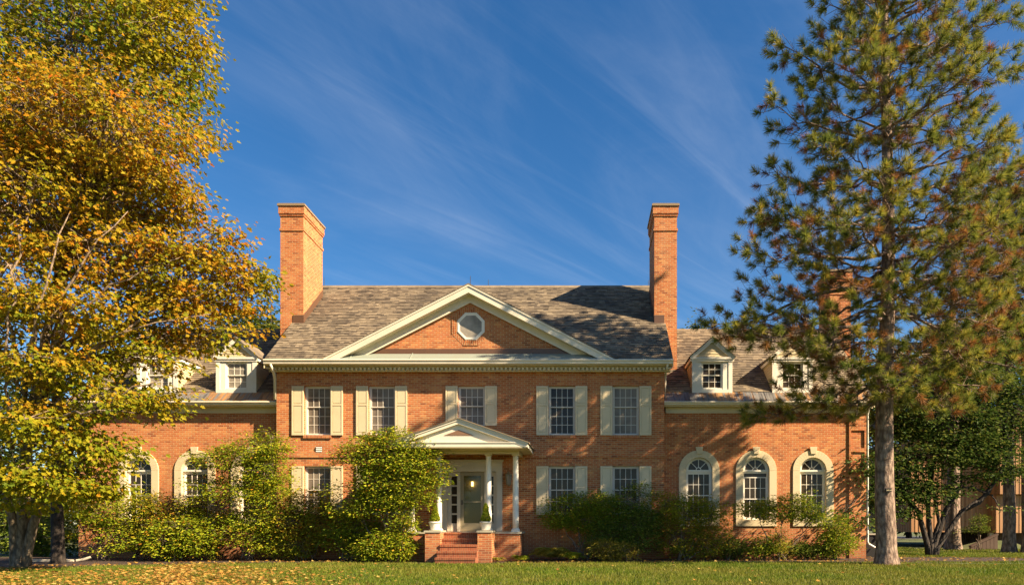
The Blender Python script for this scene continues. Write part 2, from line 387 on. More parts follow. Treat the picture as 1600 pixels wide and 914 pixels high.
# rooms behind the windows and the door so that no sky shows through
hpart(MB().box(XL + .05, DOOR[0] - .1, YW + .24, YW + .3, .2, 6.5).box(DOOR[1] + .1, XR - .05, YW + .24, YW + .3, .2, 6.5).box(DOOR[0] - .1, DOOR[1] + .1, YW + .24, YW + .3, 3.55, 6.5), 'inner_wall', DARK)

def sash_window(x0, x1, z0, z1, y, cols, r_up, r_lo, split, glass, drop=0, name='window', wide=.05, sill=True, frame=SASH, parent=house, sillm=SOLDIER):
    """double hung window set back in its opening: frame, two sashes with muntins, panes, brick sill"""
    f = MB(); yo = y + .11
    f.box(x0, x0 + wide, yo, yo + .10, z0, z1).box(x1 - wide, x1, yo, yo + .10, z0, z1)
    f.box(x0 + wide, x1 - wide, yo + .002, yo + .10, z1 - wide, z1).box(x0 + wide, x1 - wide, yo - .02, yo + .10, z0, z0 + .05)
    a, b = x0 + wide, x1 - wide; zb, zt = z0 + .05, z1 - wide; zm = zb + (zt - zb) * split
    def sash(za, zc, rows, ys):
        rail = .035
        f.box(a, a + rail, ys, ys + .03, za, zc).box(b - rail, b, ys, ys + .03, za, zc)
        f.box(a + rail, b - rail, ys + .001, ys + .03, za, za + rail).box(a + rail, b - rail, ys + .001, ys + .03, zc - rail, zc)
        ia, ib, ja, jb = a + rail, b - rail, za + rail, zc - rail
        for k in range(1, cols): xm = ia + (ib - ia) * k / cols; f.box(xm - .009, xm + .009, ys + .004, ys + .026, ja, jb)
        for k in range(1, rows): zz_ = ja + (jb - ja) * k / rows; f.box(ia, ib, ys + .0055, ys + .024, zz_ - .009, zz_ + .009)
    sash(zm - drop, zt - drop, r_up, yo + .022); sash(zb, zm + .03 , r_lo, yo + .056)
    w_ = f.build(name, frame, parent)
    g = MB()
    for q, (za, zc, yg) in enumerate(((zm - drop, zt - drop, yo + .038), (zb, zm + .03, yo + .072))):
        t = rnd.uniform(-.004, .004)
        g.face([(a, yg, za), (b, yg + t, za), (b, yg + t, zc), (a, yg, zc)])
    if drop: g.face([(a, yo + .09, zt - drop), (b, yo + .09, zt - drop), (b, yo + .09, zt), (a, yo + .09, zt)])
    g.build('pane', glass, w_)
    if sill: MB().box(x0 - .02, x1 + .02, y - .05, y + .108, z0 - .105, z0 + .004).build('sill', sillm, w_)
    return w_
def shutter(x0, x1, z0, z1, split=.62):
    s = MB(); y0, y1 = YW - .055, YW - .012
    s.box(x0, x1, y0 + .022, y1, z0, z1)
    st, zm = .055, z0 + (z1 - z0) * split
    s.box(x0, x0 + st, y0, y0 + .022, z0, z1).box(x1 - st, x1, y0, y0 + .022, z0, z1)
    for a, b in ((z0, z0 + .10), (zm - .035, zm + .035), (z1 - .07, z1)): s.box(x0 + st, x1 - st, y0 + .001, y0 + .022, a, b)
    for a, b in ((z0 + .10, zm - .035), (zm + .035, z1 - .07)):
        s.prism([(x0 + st + .02, a + .02), (x1 - st - .02, a + .02), (x1 - st - .02, b - .02), (x0 + st + .02, b - .02)], 'y', y0 + .010, y0 + .022)
    hpart(s, 'shutter', SHUT, bevel=.004)
for i, h in enumerate(UP):
    c = i == 2
    sash_window(h[0], h[1], h[2], h[3], YW, 4, 2, 3 if not c else 2, .575 if not c else .5, SCREEN if i in (2, 4) else (SCREEN if i < 2 else GLASS), sill=True)
    for a, b in ((h[0] - .43, h[0] - .005), (h[1] + .005, h[1] + .43)): shutter(a, b, h[2] - .005 if not c else 4.72, 6.13, .62 if not c else .56)
for i, h in enumerate(LO):
    sash_window(h[0], h[1], h[2], h[3], YW, 4, 2, 2, .5, SCREEN if i < 2 else GLASS)
    for a, b in ((h[0] - .43, h[0] - .005), (h[1] + .005, h[1] + .43)): shutter(a, b, 1.57, 3.29, .56)
# wall vent by the string course
vx0, vx1 = PX(494.5, 25), PX(503.5, 25)
v = MB().box(vx0, vx1, YW - .03, YW - .002, 3.78, 3.99); vo = hpart(v, 'wall_vent', DARK)
s = MB()
for k in range(3): s.prism([(YW - .05, 3.80 + k * .066), (YW - .032, 3.80 + k * .066), (YW - .031, 3.835 + k * .066), (YW - .04, 3.835 + k * .066)], 'x', vx0, vx1)
s.build('louvre', LOUV, vo)

# cornice, dentils, gutter
mb = MB()
ex0, ex1 = -11.16, 3.10
mb.prism([(24.43, 6.95), (24.43, 6.92), (24.46, 6.88), (24.47, 6.81), (24.55, 6.80), (24.56, 6.97), (24.46, 6.97)], 'x', ex0, ex1)
hpart(mb, 'gutter', TRIM)
mb = MB().box(ex0 + .02, ex1 - .02, 24.56, 24.80, 6.775, 6.86).box(ex0 + .06, ex1 - .06, 24.80, YW - .002, 6.62, 6.86)
mb.box(ex0 + .04, ex1 - .04, 24.74, 24.80, 6.735, 6.775)
n = int((ex1 - ex0 - .2) / .15)
for k in range(n):
    x = ex0 + .12 + k * .15; mb.box(x, x + .078, 24.69, 24.80, 6.64, 6.734)
mb.box(ex0 + .05, ex1 - .05, 24.77, 24.80, 6.605, 6.643)
hpart(mb, 'cornice', CORN)
# rake boards and soffits of the gable ends
for sx, xa, xb in ((-1, ex0, XL), (1, XR, ex1)):
    r_ = MB(); o0, o1 = (xa, xa + .03) if sx < 0 else (xb - .03, xb)
    r_.prism([(24.5, 6.93), (29.7, 11.22), (29.7, 10.98), (24.9, 6.90 + .1), (24.5, 6.66)], 'x', o0, o1)
    r_.prism([(24.60, 6.70), (29.7, 10.94), (29.7, 10.90), (24.60, 6.66)], 'x', min(xa, xb) + .031, max(xa, xb) - .031)
    hpart(r_, 'rake_board', CORN)
# main roof
PITCH, GAP, GSL = .83, 9.64, .51
RZ = 6.96 + PITCH * (29.7 - 24.55)
def gable_z(x): return GAP - GSL * abs(x - XC)
ad = 24.55 + (GAP - 6.96) / PITCH
mb = MB(); bxh = (GAP - 6.96) / GSL
mb.face([(ex0, 24.55, 6.955), (XC - bxh, 24.55, 6.955), (XC, ad, GAP - .005), (XC, 29.7, RZ - .005), (ex0, 29.7, RZ - .005)])
mb.face([(XC + bxh, 24.55, 6.955), (ex1, 24.55, 6.955), (ex1, 29.7, RZ - .005), (XC, 29.7, RZ - .005), (XC, ad, GAP - .005)])
mb.face([(ex1, 34.85, 6.955), (ex0, 34.85, 6.955), (ex0, 29.7, RZ - .005), (ex1, 29.7, RZ - .005)])
roof = hpart(mb, 'main_roof', SHAKE)
CHY0, CHY1 = 26.86, 28.84
def in_chimney(x, y, z): return CHY0 < y < CHY1 and (2.67 < x or x < -10.72)
o = shakes('shakes', ex0, ex1, (24.55, 6.96), PITCH, math.hypot(5.15, 5.15 * PITCH), lambda x, y, z: z < gable_z(x) - .02 or in_chimney(x, y, z), house)
o.parent = roof; o.location = (0, 0, 0)
o = MB().prism([(29.54, RZ - .09), (29.7, RZ + .06), (29.86, RZ - .09), (29.7, RZ + .02)], 'x', ex0, ex1).build('ridge_cap', SHAKE, roof)

# pediment
def rake(name_prefix, parent, xc, za, hw, sl, yf, yw, t_f, t_s, zmin, fascia, frieze, roofm, yback):
    def band(a, b):
        L_ = [(xc - hw, za - sl * hw - a), (xc, za - a), (xc, za - b), (xc - hw, za - sl * hw - b)]
        return [clip_poly(L_, zmin), clip_poly([(2 * xc - p, q) for p, q in L_][::-1], zmin)]
    m1, m2, m3 = MB(), MB(), MB()
    for p in band(0, .045): m3.prism(p, 'y', yf - .03, yback)
    for p in band(.046, t_f): m1.prism(p, 'y', yf, yf + .05)
    for p in band(.046, t_f * .33): m1.prism(p, 'y', yf - .025, yf - .001)
    for p in band(t_f - .05, t_f - .02): m2.prism(p, 'y', yf + .051, yw - .08)
    for p in band(t_f - .06, t_s): m2.prism(p, 'y', yw - .078, yw - .003)
    for p in band(t_s - .05, t_s + .015): m1.prism(p, 'y', yw - .10, yw - .08)
    a = m1.build('raking_cornice', fascia, parent); b = m2.build('raking_soffit', frieze, parent); c = m3.build('roof_edge', roofm, parent)
    return a
ped = hpart(MB().prism([(XC - 4.62, 7.26), (XC + 4.62, 7.26), (XC, 7.26 + 4.62 * GSL)], 'y', YW - .001, YW + .25), 'pediment', BRICK)
rake('pediment', ped, XC, GAP, bxh + .02, GSL, 24.58, YW, .32, .56, 6.975, TRIM, TRIM, SHAKE, 27.6)
MB().face([(XC - 4.9, 24.50, 6.975), (XC + 4.9, 24.50, 6.975), (XC + 4.45, YW - .03, 7.27), (XC - 4.45, YW - .03, 7.27)]).build('metal_ledge', LEAD, ped)
for x in (-8.2, -6.1, -1.9, .2): MB().prism([(24.52, 6.99), (YW - .03, 7.275), (YW - .03, 7.30), (24.52, 7.012)], 'x', x, x + .025).build('standing_seam', LEAD, ped)
MB().prism([(XC - 4.35, 7.27), (XC + 4.35, 7.27), (XC + 4.0, 7.45), (XC - 4.0, 7.45)], 'y', YW - .03, YW - .003).build('flashing', COPPER, ped)
# octagonal window
oc = px(735.8, 510, 25.0); ow = .485
def octo(r): return [(oc.x + r / math.cos(math.pi / 8) * math.cos(math.pi / 8 + k * math.pi / 4), oc.z + r / math.cos(math.pi / 8) * math.sin(math.pi / 8 + k * math.pi / 4)) for k in range(8)]
def ring(mb, ro, ri, y0, y1, gap=0):
    A, B = octo(ro), octo(ri)
    for k in range(8): mb.prism([A[k], A[(k + 1) % 8], B[(k + 1) % 8], B[k]], 'y', y0, y1)
f = MB(); ring(f, ow, ow - .10, YW - .012, YW + .05); ring(f, ow - .02, ow - .045, YW - .028, YW - .013)
octw = hpart(f, 'octagonal_window', WHITE)
MB().prism(octo(ow - .098), 'y', YW - .006, YW + .05).build('pane', BLIND, octw)
vr = MB()
for k in range(8):
    a0 = math.pi / 8 + k * math.pi / 4; A, B = octo(ow + .19), octo(ow + .002)
    nb = 6
    for j in range(nb):
        t0, t1 = (j + .06) / nb, (j + .94) / nb
        def lp(P, Q, t): return (P[0] + (Q[0] - P[0]) * t, P[1] + (Q[1] - P[1]) * t)
        k2 = (k + 1) % 8
        vr.prism([lp(A[k], A[k2], t0), lp(A[k], A[k2], t1), lp(B[k], B[k2], t1), lp(B[k], B[k2], t0)], 'y', YW - (.022 if k in (3, 5) else .008), YW)
vr.build('brick_surround', SOLDIER, octw)

# chimneys
CHCAP = paint('weathered_cap', (.27, .19, .11), .85, .5)
def chimney(x0, x1, y0, y1, z0, zt, flash=None):
    c = MB(); c.box(x0, x1, y0, y1, z0, zt - .09)
    for a, b, e in ((zt - .38, zt - .09, .055), (zt - .46, zt - .382, .03), (zt - 1.02, zt - .93, .03)): c.box(x0 - e, x1 + e, y0 - e, y1 + e, a, b)
    o = hpart(c, 'chimney', BRICK)
    MB().prism([(x0 - .09, zt - .088), (x1 + .09, zt - .088), (x1 + .09, zt - .02), (x1 + .05, zt), (x0 - .05, zt), (x0 - .09, zt - .02)], 'y', y0 - .09, y1 + .09).build('chimney_cap', CHCAP, o)
    return o
ztop = 13.43
cl = chimney(-11.60, -10.72, CHY0, CHY1, 3, ztop); cr = chimney(2.67, 3.535, CHY0, CHY1, 3, ztop)
for o, x0, x1, sx in ((cl, ex0 + .05, -10.72, 1), (cr, 2.67, ex1 - .05, -1)):
    fl = MB().box(x0, x1 + (.015 if sx > 0 else 0), CHY0 - .02, CHY0 - .002, PZ(507, 26.86), PZ(492.5, 26.86))
    xs = (x1 + .002, x1 + .02) if sx > 0 else (x0 - .02, x0 - .002)
    def rz(y): return 6.96 + PITCH * (y - 24.55)
    fl.prism([(CHY0, rz(CHY0)), (CHY1, rz(CHY1)), (CHY1, rz(CHY1) + .30), (CHY0, rz(CHY0) + .34)], 'x', *xs); fl.build('flashing', COPPER, o)
# lightning rods
for x, y, z0, z1 in ((PX(735, 24.7), 24.7, 9.6, 9.95), (PX(763, 29.7), 29.7, RZ, RZ + .32), (PX(506.5, 29.7), 29.7, RZ, RZ + .42), (PX(1013, 29.7), 29.7, RZ, RZ + .3), (PX(1040.5, 27.8), 27.8, 13.42, 13.75)):
    hpart(MB().tube([(x, y, z0), (x, y, z1 - .05), (x, y, z1)], [.012, .010, .003], 6), 'lightning_rod', STEELC)
# downspouts of the main block
def spout(pts, r=.045, m=WHITE): return hpart(MB().tube(pts, r, 8), 'downspout', m, smooth=True)
spout([(PX(423, 24.5), 24.5, 6.80), (PX(423.5, 24.5), 24.52, 6.70), (PX(427, 24.7), 24.75, 6.55), (XL - .06, 25.0, 6.38), (XL - .06, 25.02, 5.66)], .05, TRIM)
spout([(2.90, 24.52, 6.80), (2.90, 24.7, 6.68), (2.90, 25.1, 6.62), (2.90, 25.2, 6.5), (2.90, 25.2, 5.66)], .04)

# ---------------- wings
ARCL = [-16.11, -14.07, -12.03]; ARCR = [PX(1092.4, YG), PX(1181.3, YG), PX(1270.2, YG)]
AW, SPR, SIL = .485, 3.17, 1.39
def wing(x0, x1, arcs):
    holes = [(a - AW, a + AW, SIL, SPR + AW) for a in arcs]
    m = MB(); wall_grid(m, x0, x1, 0, 5.30, YG, holes, .22)
    outer = x0 if x0 < XL - 1 else x1
    pts = [(outer, YG, 0), (outer, YG, 5.3), (outer, 29.6, 9.0), (outer, 33.8, 5.3), (outer, 33.8, 0)]
    m.face(pts if outer == x0 else pts[::-1]); m.face([(x1, 33.8, 0), (x0, 33.8, 0), (x0, 33.8, 5.3), (x1, 33.8, 5.3)])
    hpart(m, 'wing_wall', BRICK)
    hpart(MB().box(x0 + .06, x1 - .06, YG + .24, YG + .3, .2, 5.2), 'inner_wall', DARK)
    e0, e1 = (x0 - .18, x1) if outer == x0 else (x0, x1 + .18)
    g = MB().prism([(25.06, 5.60), (25.06, 5.575), (25.10, 5.53), (25.11, 5.49), (25.19, 5.48), (25.20, 5.62), (25.09, 5.62)], 'x', e0, e1); hpart(g, 'gutter', TRIM)
    g = MB().box(e0, e1, 25.20, YG - .003, 5.44, 5.55).box(e0 + .1, e1 - .1, YG - .035, YG - .004, 5.25, 5.438).box(e0 + .1, e1 - .1, YG - .055, YG - .036, 5.235, 5.275); hpart(g, 'cornice', CORN)
    def z(y): return 5.63 + PITCH * (y - 25.1)
    r_ = MB().face([(e0, 25.6, z(25.6) - .005), (e1, 25.6, z(25.6) - .005), (e1, 29.6, z(29.6)), (e0, 29.6, z(29.6))]).face([(e1, 34.1, z(25.1)), (e0, 34.1, z(25.1)), (e0, 29.6, z(29.6)), (e1, 29.6, z(29.6))])
    ro = hpart(r_, 'wing_roof', SHAKE)
    s_ = shakes('shakes', e0, e1, (25.6, z(25.6)), PITCH, math.hypot(4.0, 4.0 * PITCH), lambda x, y, q: False, house); s_.parent = ro; s_.location = (0, 0, 0)
    MB().prism([(29.44, z(29.44)), (29.6, z(29.6) + .07), (29.76, z(29.44)), (29.6, z(29.6) + .02)], 'x', e0, e1).build('ridge_cap', SHAKE, ro)
    b = MB(); x = e0
    while x < e1 - .01:
        x2 = min(x + rnd.uniform(.42, .5), e1); dz = rnd.uniform(0, .004)
        b.face([(x, 25.10, z(25.10) + .0 + dz), (x2, 25.10, z(25.10) + dz), (x2, 25.63, z(25.63) + .012 + dz), (x, 25.63, z(25.63) + .012 + dz)])
        if x > e0: b.prism([(25.10, z(25.1) - .01), (25.62, z(25.62) - .01), (25.62, z(25.62) + .03), (25.10, z(25.1) + .022)], 'x', x - .006, x + .006)
        x = x2
    b.build('metal_band', BAND, ro)
    rk = MB(); o0, o1 = (e0, e0 + .03) if outer == x0 else (e1 - .03, e1)
    rk.prism([(25.1, 5.60), (29.6, z(29.6) - .03), (29.6, z(29.6) - .25), (25.1, 5.40)], 'x', o0, o1); rk.prism([(25.2, 5.42), (29.6, z(29.6) - .28), (29.6, z(29.6) - .32), (25.2, 5.38)], 'x', min(outer, o0) , max(outer, o0)); hpart(rk, 'rake_board', CORN)
wing(WL, XL, ARCL); wing(XR, WR, ARCR)
def arched(xc, drop=0):
    st = MB(); y0, y1 = YG - .045, YG + .10; ro, ri = .735, .475; N = 20
    for k in range(N):
        a, b = math.pi * k / N, math.pi * (k + 1) / N
        st.prism([(xc + ro * math.cos(a), SPR + ro * math.sin(a)), (xc + ro * math.cos(b), SPR + ro * math.sin(b)), (xc + ri * math.cos(b), SPR + ri * math.sin(b)), (xc + ri * math.cos(a), SPR + ri * math.sin(a))], 'y', y0, y1)
    for s in (-1, 1):
        a, b = xc + s * ri, xc + s * ro
        for za, zb in ((1.40, 2.28), (2.285, SPR - .005)): st.box(min(a, b), max(a, b), y0, y1, za, zb)
    st.box(xc - ro, xc + ro, y0 - .001, y1, 1.165, 1.395)
    st.prism([(xc - .095, SPR + .60), (xc + .095, SPR + .60), (xc + .135, SPR + .855), (xc - .135, SPR + .855)], 'y', y0 - .04, y0 + .02)
    so = hpart(st, 'stone_surround', STONE, bevel=.006)
    w_ = sash_window(xc - AW + .01, xc + AW - .01, SIL + .01, SPR - .03, YG, 4, 2, 2, .5, GLASS, drop, 'arched_window', .06, False, WHITE)
    f = MB(); yo = YG + .11; N = 16; ro = .472
    for k in range(N):
        a, b = math.pi * k / N, math.pi * (k + 1) / N
        for r0, r1, ya, yb in ((.472, .40, yo, yo + .1), (.40, .372, yo + .022, yo + .06), (.10, .075, yo + .024, yo + .05)):
            zb_ = SPR + .035
            f.prism([(xc + r0 * math.cos(a), zb_ + r0 * math.sin(a)), (xc + r0 * math.cos(b), zb_ + r0 * math.sin(b)), (xc + r1 * math.cos(b), zb_ + r1 * math.sin(b)), (xc + r1 * math.cos(a), zb_ + r1 * math.sin(a))], 'y', ya, yb)
    f.box(xc - .475, xc + .475, yo - .045, yo + .1, SPR - .028, SPR + .034)
    for t in (45, 90, 135):
        c_, s_ = math.cos(R(t)), math.sin(R(t)); p0 = Vector((xc + .09 * c_, SPR + .035 + .09 * s_)); p1 = Vector((xc + .385 * c_, SPR + .035 + .385 * s_)); nn = Vector((-s_, c_)) * .011
        f.prism([tuple(p0 + nn), tuple(p1 + nn), tuple(p1 - nn), tuple(p0 - nn)], 'y', yo + .026, yo + .048)
    f.build('fanlight', WHITE, w_)
    g = MB().prism([(xc + .40 * math.cos(math.pi * k / 16), SPR + .035 + .40 * math.sin(math.pi * k / 16)) for k in range(17)], 'y', yo + .04, yo + .042); g.build('fanlight_pane', GLASS, w_)
for a in ARCL: arched(a)
for i, a in enumerate(ARCR): arched(a, .13 if i == 1 else 0)
# corner pier with sunk panels on the right wing
p = MB(); xa, xb = PX(1326, YG), WR
p.box(xa, xb, YG - .05, YG - .002, 4.62, 5.23).box(xa, xb, YG - .05, YG - .002, 0, 3.30).box(xa, xa + .07, YG - .05, YG - .002, 3.30, 4.62).box(xb - .07, xb, YG - .05, YG - .002, 3.30, 4.62).box(xa + .07, xb - .07, YG - .05, YG - .002, 3.84, 3.98)
hpart(p, 'corner_pier', BRICK)
spout([(WR + .04, 25.12, 5.49), (WR + .04, 25.3, 5.36), (WR + .045, 25.42, 5.2), (WR + .045, 25.42, .62), (WR + .08, 25.40, .52), (WR + .55, 25.2, .22)], .042)
ch3 = chimney(10.12, 10.98, 29.0, 30.4, 3, 11.7)
MB().prism([(28.7, 8.72), (29.0, 8.97), (29.0, 9.5), (28.98, 9.5)], 'x', 10.05, 10.36).build('flashing', COPPER, ch3)

# ---------------- dormers
def dormer(xc):
    yf, z0, ze, za = 25.55, 5.985, 7.25, 7.925; hw = .72
    def rd(zz_): return 25.1 + (zz_ - 5.63) / PITCH
    wx0, wx1, wz0, wz1 = xc - .39, xc + .39, 6.12, 7.12
    m = MB(); wall_grid(m, xc - hw, xc + hw, z0, ze, yf, [(wx0, wx1, wz0, wz1)], .12)
    m.box(xc - hw - .012, xc - hw + .13, yf - .022, yf - .002, z0, ze - .02).box(xc + hw - .13, xc + hw + .012, yf - .022, yf - .002, z0, ze - .02)
    m.box(xc - hw + .13, xc + hw - .13, yf - .021, yf - .002, z0, wz0 - .002)
    o = hpart(m, 'dormer', WHITE)
    sash_window(wx0, wx1, wz0, wz1, yf - .08, 3, 2, 2, .5, BLIND if xc < 0 else GLASS, 0, 'dormer_window', .035, False, WHITE, o)
    sd_ = MB(); zz_ = z0 - .02
    while zz_ < ze:
        for s in (-1, 1):
            X0, X1 = xc + s * (hw + .018), xc + s * (hw + .002); q = [(X0, yf, zz_), (X0, 27.3, zz_), (X1, 27.3, zz_ + .115), (X1, yf, zz_ + .115)]; sd_.face(q if s < 0 else q[::-1])
            u = [(X0, yf, zz_), (X1, yf, zz_), (X1, 27.3, zz_), (X0, 27.3, zz_)]; sd_.face(u)
        zz_ += .105
    # gable face in clapboards
    zz_ = ze + .05
    while zz_ < za - .06:
        h1, h2 = (za - zz_) / .86, max((za - zz_ - .115) / .86, .01)
        sd_.face([(xc - h1, yf - .022, zz_), (xc + h1, yf - .022, zz_), (xc + h2, yf - .004, zz_ + .115), (xc - h2, yf - .004, zz_ + .115)]); sd_.face([(xc - h1, yf - .022, zz_), (xc - h1, yf, zz_), (xc + h1, yf, zz_), (xc + h1, yf - .022, zz_)])
        zz_ += .105
    sd_.build('siding', CLAP, o)
    t = MB().box(xc - hw - .075, xc + hw + .075, yf - .075, yf - .003, ze - .045, ze + .03).box(xc - hw - .04, xc + hw + .04, yf - .045, yf - .004, ze - .12, ze - .046)
    for s in (-1, 1):
        for a, b, y0 in ((.0, .17, yf - .07), (.0, .06, yf - .095)):
            pl = [(xc + s * .80, za + .06 - .86 * .80 - a), (xc, za + .06 - a), (xc, za + .06 - b), (xc + s * .80, za + .06 - .86 * .80 - b)]
            t.prism(clip_poly(pl, ze + .032) if a == 0 and b > .1 else pl, 'y', y0, yf - .024 if b > .1 else y0 + .024)
        xs = (xc + s * (hw + .02), xc + s * (hw + .075)); t.box(min(xs), max(xs), yf - .003, 27.05, ze - .10, ze + .02)
    t.build('trim', WHITE, o)
    rf = MB()
    for s in (-1, 1):
        e = xc + s * .84
        pl = [(e, za + .065 - .86 * .84), (xc, za + .065), (xc, za + .10), (e, za + .10 - .86 * .84)]; rf.prism(pl if s > 0 else pl[::-1], 'y', yf - .12, 28.0)
    rf.build('dormer_roof', SHAKE, o)
for x in (-12.63, -15.50, 4.64, 7.55): dormer(x)

# ---------------- porch
PY0, PC = 23.5, -4.05
mb = MB().box(PC - 1.895, PC + 1.895, PY0, YW - .002, 0, .92); porch = hpart(mb, 'porch_base', BRICK)
MB().box(PC - 1.95, PC + 1.95, PY0 - .04, YW - .003, .921, .985).build('porch_floor', CAP, porch)
for x0, x1 in ((-5.116, -4.633), (-3.431, -2.979)):
    o = hpart(MB().box(x0, x1, 22.6, PY0 - .003, 0, .975), 'stair_pier', BRICK); MB().box(x0 - .03, x1 + .03, 22.57, PY0 - .042, .976, 1.035).build('cap_stone', CAP, o)
st = MB()
for k in range(5):
    top = .197 * (k + 1) - (.0 if k < 4 else .0); y0 = 21.95 + .31 * k
    wide = y0 < 22.55
    st.box(-4.66 if wide else -4.631, -3.40 if wide else -3.433, y0, PY0 - .005 if k == 4 else y0 + .312, 0, top - .012 if k == 4 else top)
    st.box(-4.67 if wide else -4.631, -3.39 if wide else -3.433, y0 - .02, y0 - .001, top - .075, top - .004 if k < 4 else top - .012)
hpart(st, 'brick_steps', STEPB)
for dx in (-1.745, -.835, .835, 1.745):
    c, y = PC + dx, 23.63; z0, z1 = .986, 3.595
    col = MB().lathe(c, y, [(.105, z0 + .10), (.104, z0 + .5), (.100, z0 + 1.2), (.093, z0 + 1.9), (.086, z1 - .14), (.092, z1 - .135), (.095, z1 - .12), (.088, z1 - .11), (.088, z1 - .085)], 28)
    o = hpart(col, 'column', WHITE, smooth=True)
    MB().box(c - .135, c + .135, y - .135, y + .135, z0, z0 + .05).lathe(c, y, [(.14, z0 + .051), (.145, z0 + .07), (.135, z0 + .085), (.115, z0 + .092), (.12, z0 + .105), (.105, z0 + .12)], 28).build('column_base', WHITE, o)
    MB().lathe(c, y, [(.09, z1 - .085), (.105, z1 - .06), (.12, z1 - .047)], 28).box(c - .125, c + .125, y - .125, y + .125, z1 - .046, z1 - .002).build('capital', CORN, o)
# half columns' responds on the wall
ent = MB()
ent.box(PC - 1.86, PC + 1.86, 23.50, 23.76, 3.596, 3.80).box(PC - 1.86, PC - 1.62, 23.76, YW - .004, 3.596, 3.80).box(PC + 1.62, PC + 1.86, 23.76, YW - .004, 3.596, 3.80)
ent.box(PC - 1.89, PC + 1.89, 23.47, 23.499, 3.675, 3.80)
k = PC - 1.86
while k < PC + 1.84: ent.box(k, k + .035, 23.475, 23.499, 3.625, 3.672); k += .06
eo = hpart(ent, 'porch_beam', CORN)
MB().box(PC - 1.61, PC + 1.61, 23.77, YW - .005, 3.70, 3.73).build('porch_ceiling', TAN, eo)
hw, sl, zA, yf = 2.23, .347, 4.655, 22.65
tym = hpart(MB().prism([(PC - 2.05, 3.87), (PC + 2.05, 3.87), (PC, 3.87 + 2.05 * sl)], 'y', yf + .10, yf + .14), 'porch_pediment', TRIM)
rk = MB()
for s in (-1, 1):
    for a, b, y0, y1 in ((.03, .19, yf, yf + .098), (.03, .085, yf - .03, yf - .001)):
        pl = [(PC + s * hw, zA - sl * hw - a), (PC, zA - a), (PC, zA - b), (PC + s * hw, zA - sl * hw - b)]; pl = clip_poly(pl, 3.725); rk.prism(pl if s > 0 else pl[::-1], 'y', y0, y1)
    x = PC + s * hw; rk.box(min(x, x - s * .04), max(x, x - s * .04), yf + .1, YW - .003, 3.71, 3.865)
rk.box(PC - hw + .16, PC + hw - .16, yf + .012, yf + .099, 3.725, 3.865).box(PC - 1.96, PC + 1.96, yf - .012, yf + .010, 3.85, 3.875)
rk.build('raking_cornice', TRIM, tym)
MB().box(PC - hw + .041, PC + hw - .041, yf + .02, 23.469, 3.695, 3.722).box(PC - hw + .041, PC - 1.865, 23.47, YW - .003, 3.70, 3.722).box(PC + 1.865, PC + hw - .041, 23.47, YW - .003, 3.70, 3.722).build('porch_soffit', CORN, tym)
MB().prism([(PC - .48, 4.105), (PC + .48, 4.105), (PC, 4.105 + .96 * .5 * sl * 1.05)], 'y', yf + .085, yf + .099).build('gable_panel', PANELB, tym)  # plain brown triangle laid flat on the porch pediment
pr = MB()
for s in (-1, 1):
    pl = [(PC + s * (hw + .05), zA - sl * (hw + .05) - .028), (PC, zA - .028), (PC, zA + .01), (PC + s * (hw + .05), zA - sl * (hw + .05) + .01)]; pr.prism(pl if s > 0 else pl[::-1], 'y', yf - .06, YW - .002)
hpart(pr, 'porch_roof', SHAKE)
# doorway
D = MB(); ydr = YW + .0
for s in (-1, 1):
    a, b = DXC + s * .87, DXC + s * 1.08; D.box(min(a, b), max(a, b), ydr - .05, ydr + .2, .986, 3.10)
    a, b = DXC + s * .905, DXC + s * 1.045; D.box(min(a, b), max(a, b), ydr - .062, ydr - .051, 1.2, 2.98)
    a, b = DXC + s * .43, DXC + s * .54; D.box(min(a, b), max(a, b), ydr + .06, ydr + .2, .986, 3.10)
    a, b = DXC + s * .75, DXC + s * .87; D.box(min(a, b), max(a, b), ydr + .10, ydr + .2, .986, 3.10)
    a, b = DXC + s * .54, DXC + s * .75; D.box(min(a, b), max(a, b), ydr + .13, ydr + .2, .986, 1.27); D.box(min(a, b), max(a, b), ydr + .13, ydr + .2, 2.94, 3.10)
    for k in range(1, 5): D.box(min(a, b), max(a, b), ydr + .135, ydr + .17, 1.27 + k * .334 - .028, 1.27 + k * .334 + .028)
D.box(DXC - 1.08, DXC + 1.08, ydr - .045, ydr + .2, 3.102, 3.50).box(DXC - 1.12, DXC + 1.12, ydr - .09, ydr - .046, 3.44, 3.52)
for k in range(14):
    a, b = math.pi * k / 14, math.pi * (k + 1) / 14
    D.prism([(DXC + .84 * math.cos(a), 3.105 + .20 * math.sin(a)), (DXC + .84 * math.cos(b), 3.105 + .20 * math.sin(b)), (DXC + .78 * math.cos(b), 3.105 + .165 * math.sin(b)), (DXC + .78 * math.cos(a), 3.105 + .165 * math.sin(a))], 'y', ydr - .062, ydr - .046)
D.prism([(DXC - .035, 3.2), (DXC + .035, 3.2), (DXC + .05, 3.36), (DXC - .05, 3.36)], 'y', ydr - .075, ydr - .047)
do = hpart(D, 'doorway', DOORC)
for s in (-1, 1): a, b = DXC + s * .54, DXC + s * .75; MB().box(min(a, b), max(a, b), ydr + .15, ydr + .155, 1.27, 2.94).build('sidelight_pane', GLASS, do)
dr = MB(); xa, xb, za, zb = DXC - .428, DXC + .428, 1.0, 3.098; y0, y1 = ydr + .09, ydr + .13
dr.box(xa, xa + .12, y0, y1, za, zb).box(xb - .12, xb, y0, y1, za, zb).box(xa + .12, xb - .12, y0, y1, zb - .14, zb).box(xa + .12, xb - .12, y0, y1, za, za + .28).box(xa + .12, xb - .12, y0 + .005, y1, 2.02, 2.045)
d_ = hpart(dr, 'storm_door', STORM)
MB().box(xa + .12, xb - .12, y0 + .018, y0 + .022, za + .28, zb - .14).build('door_pane', DGLASS, d_)
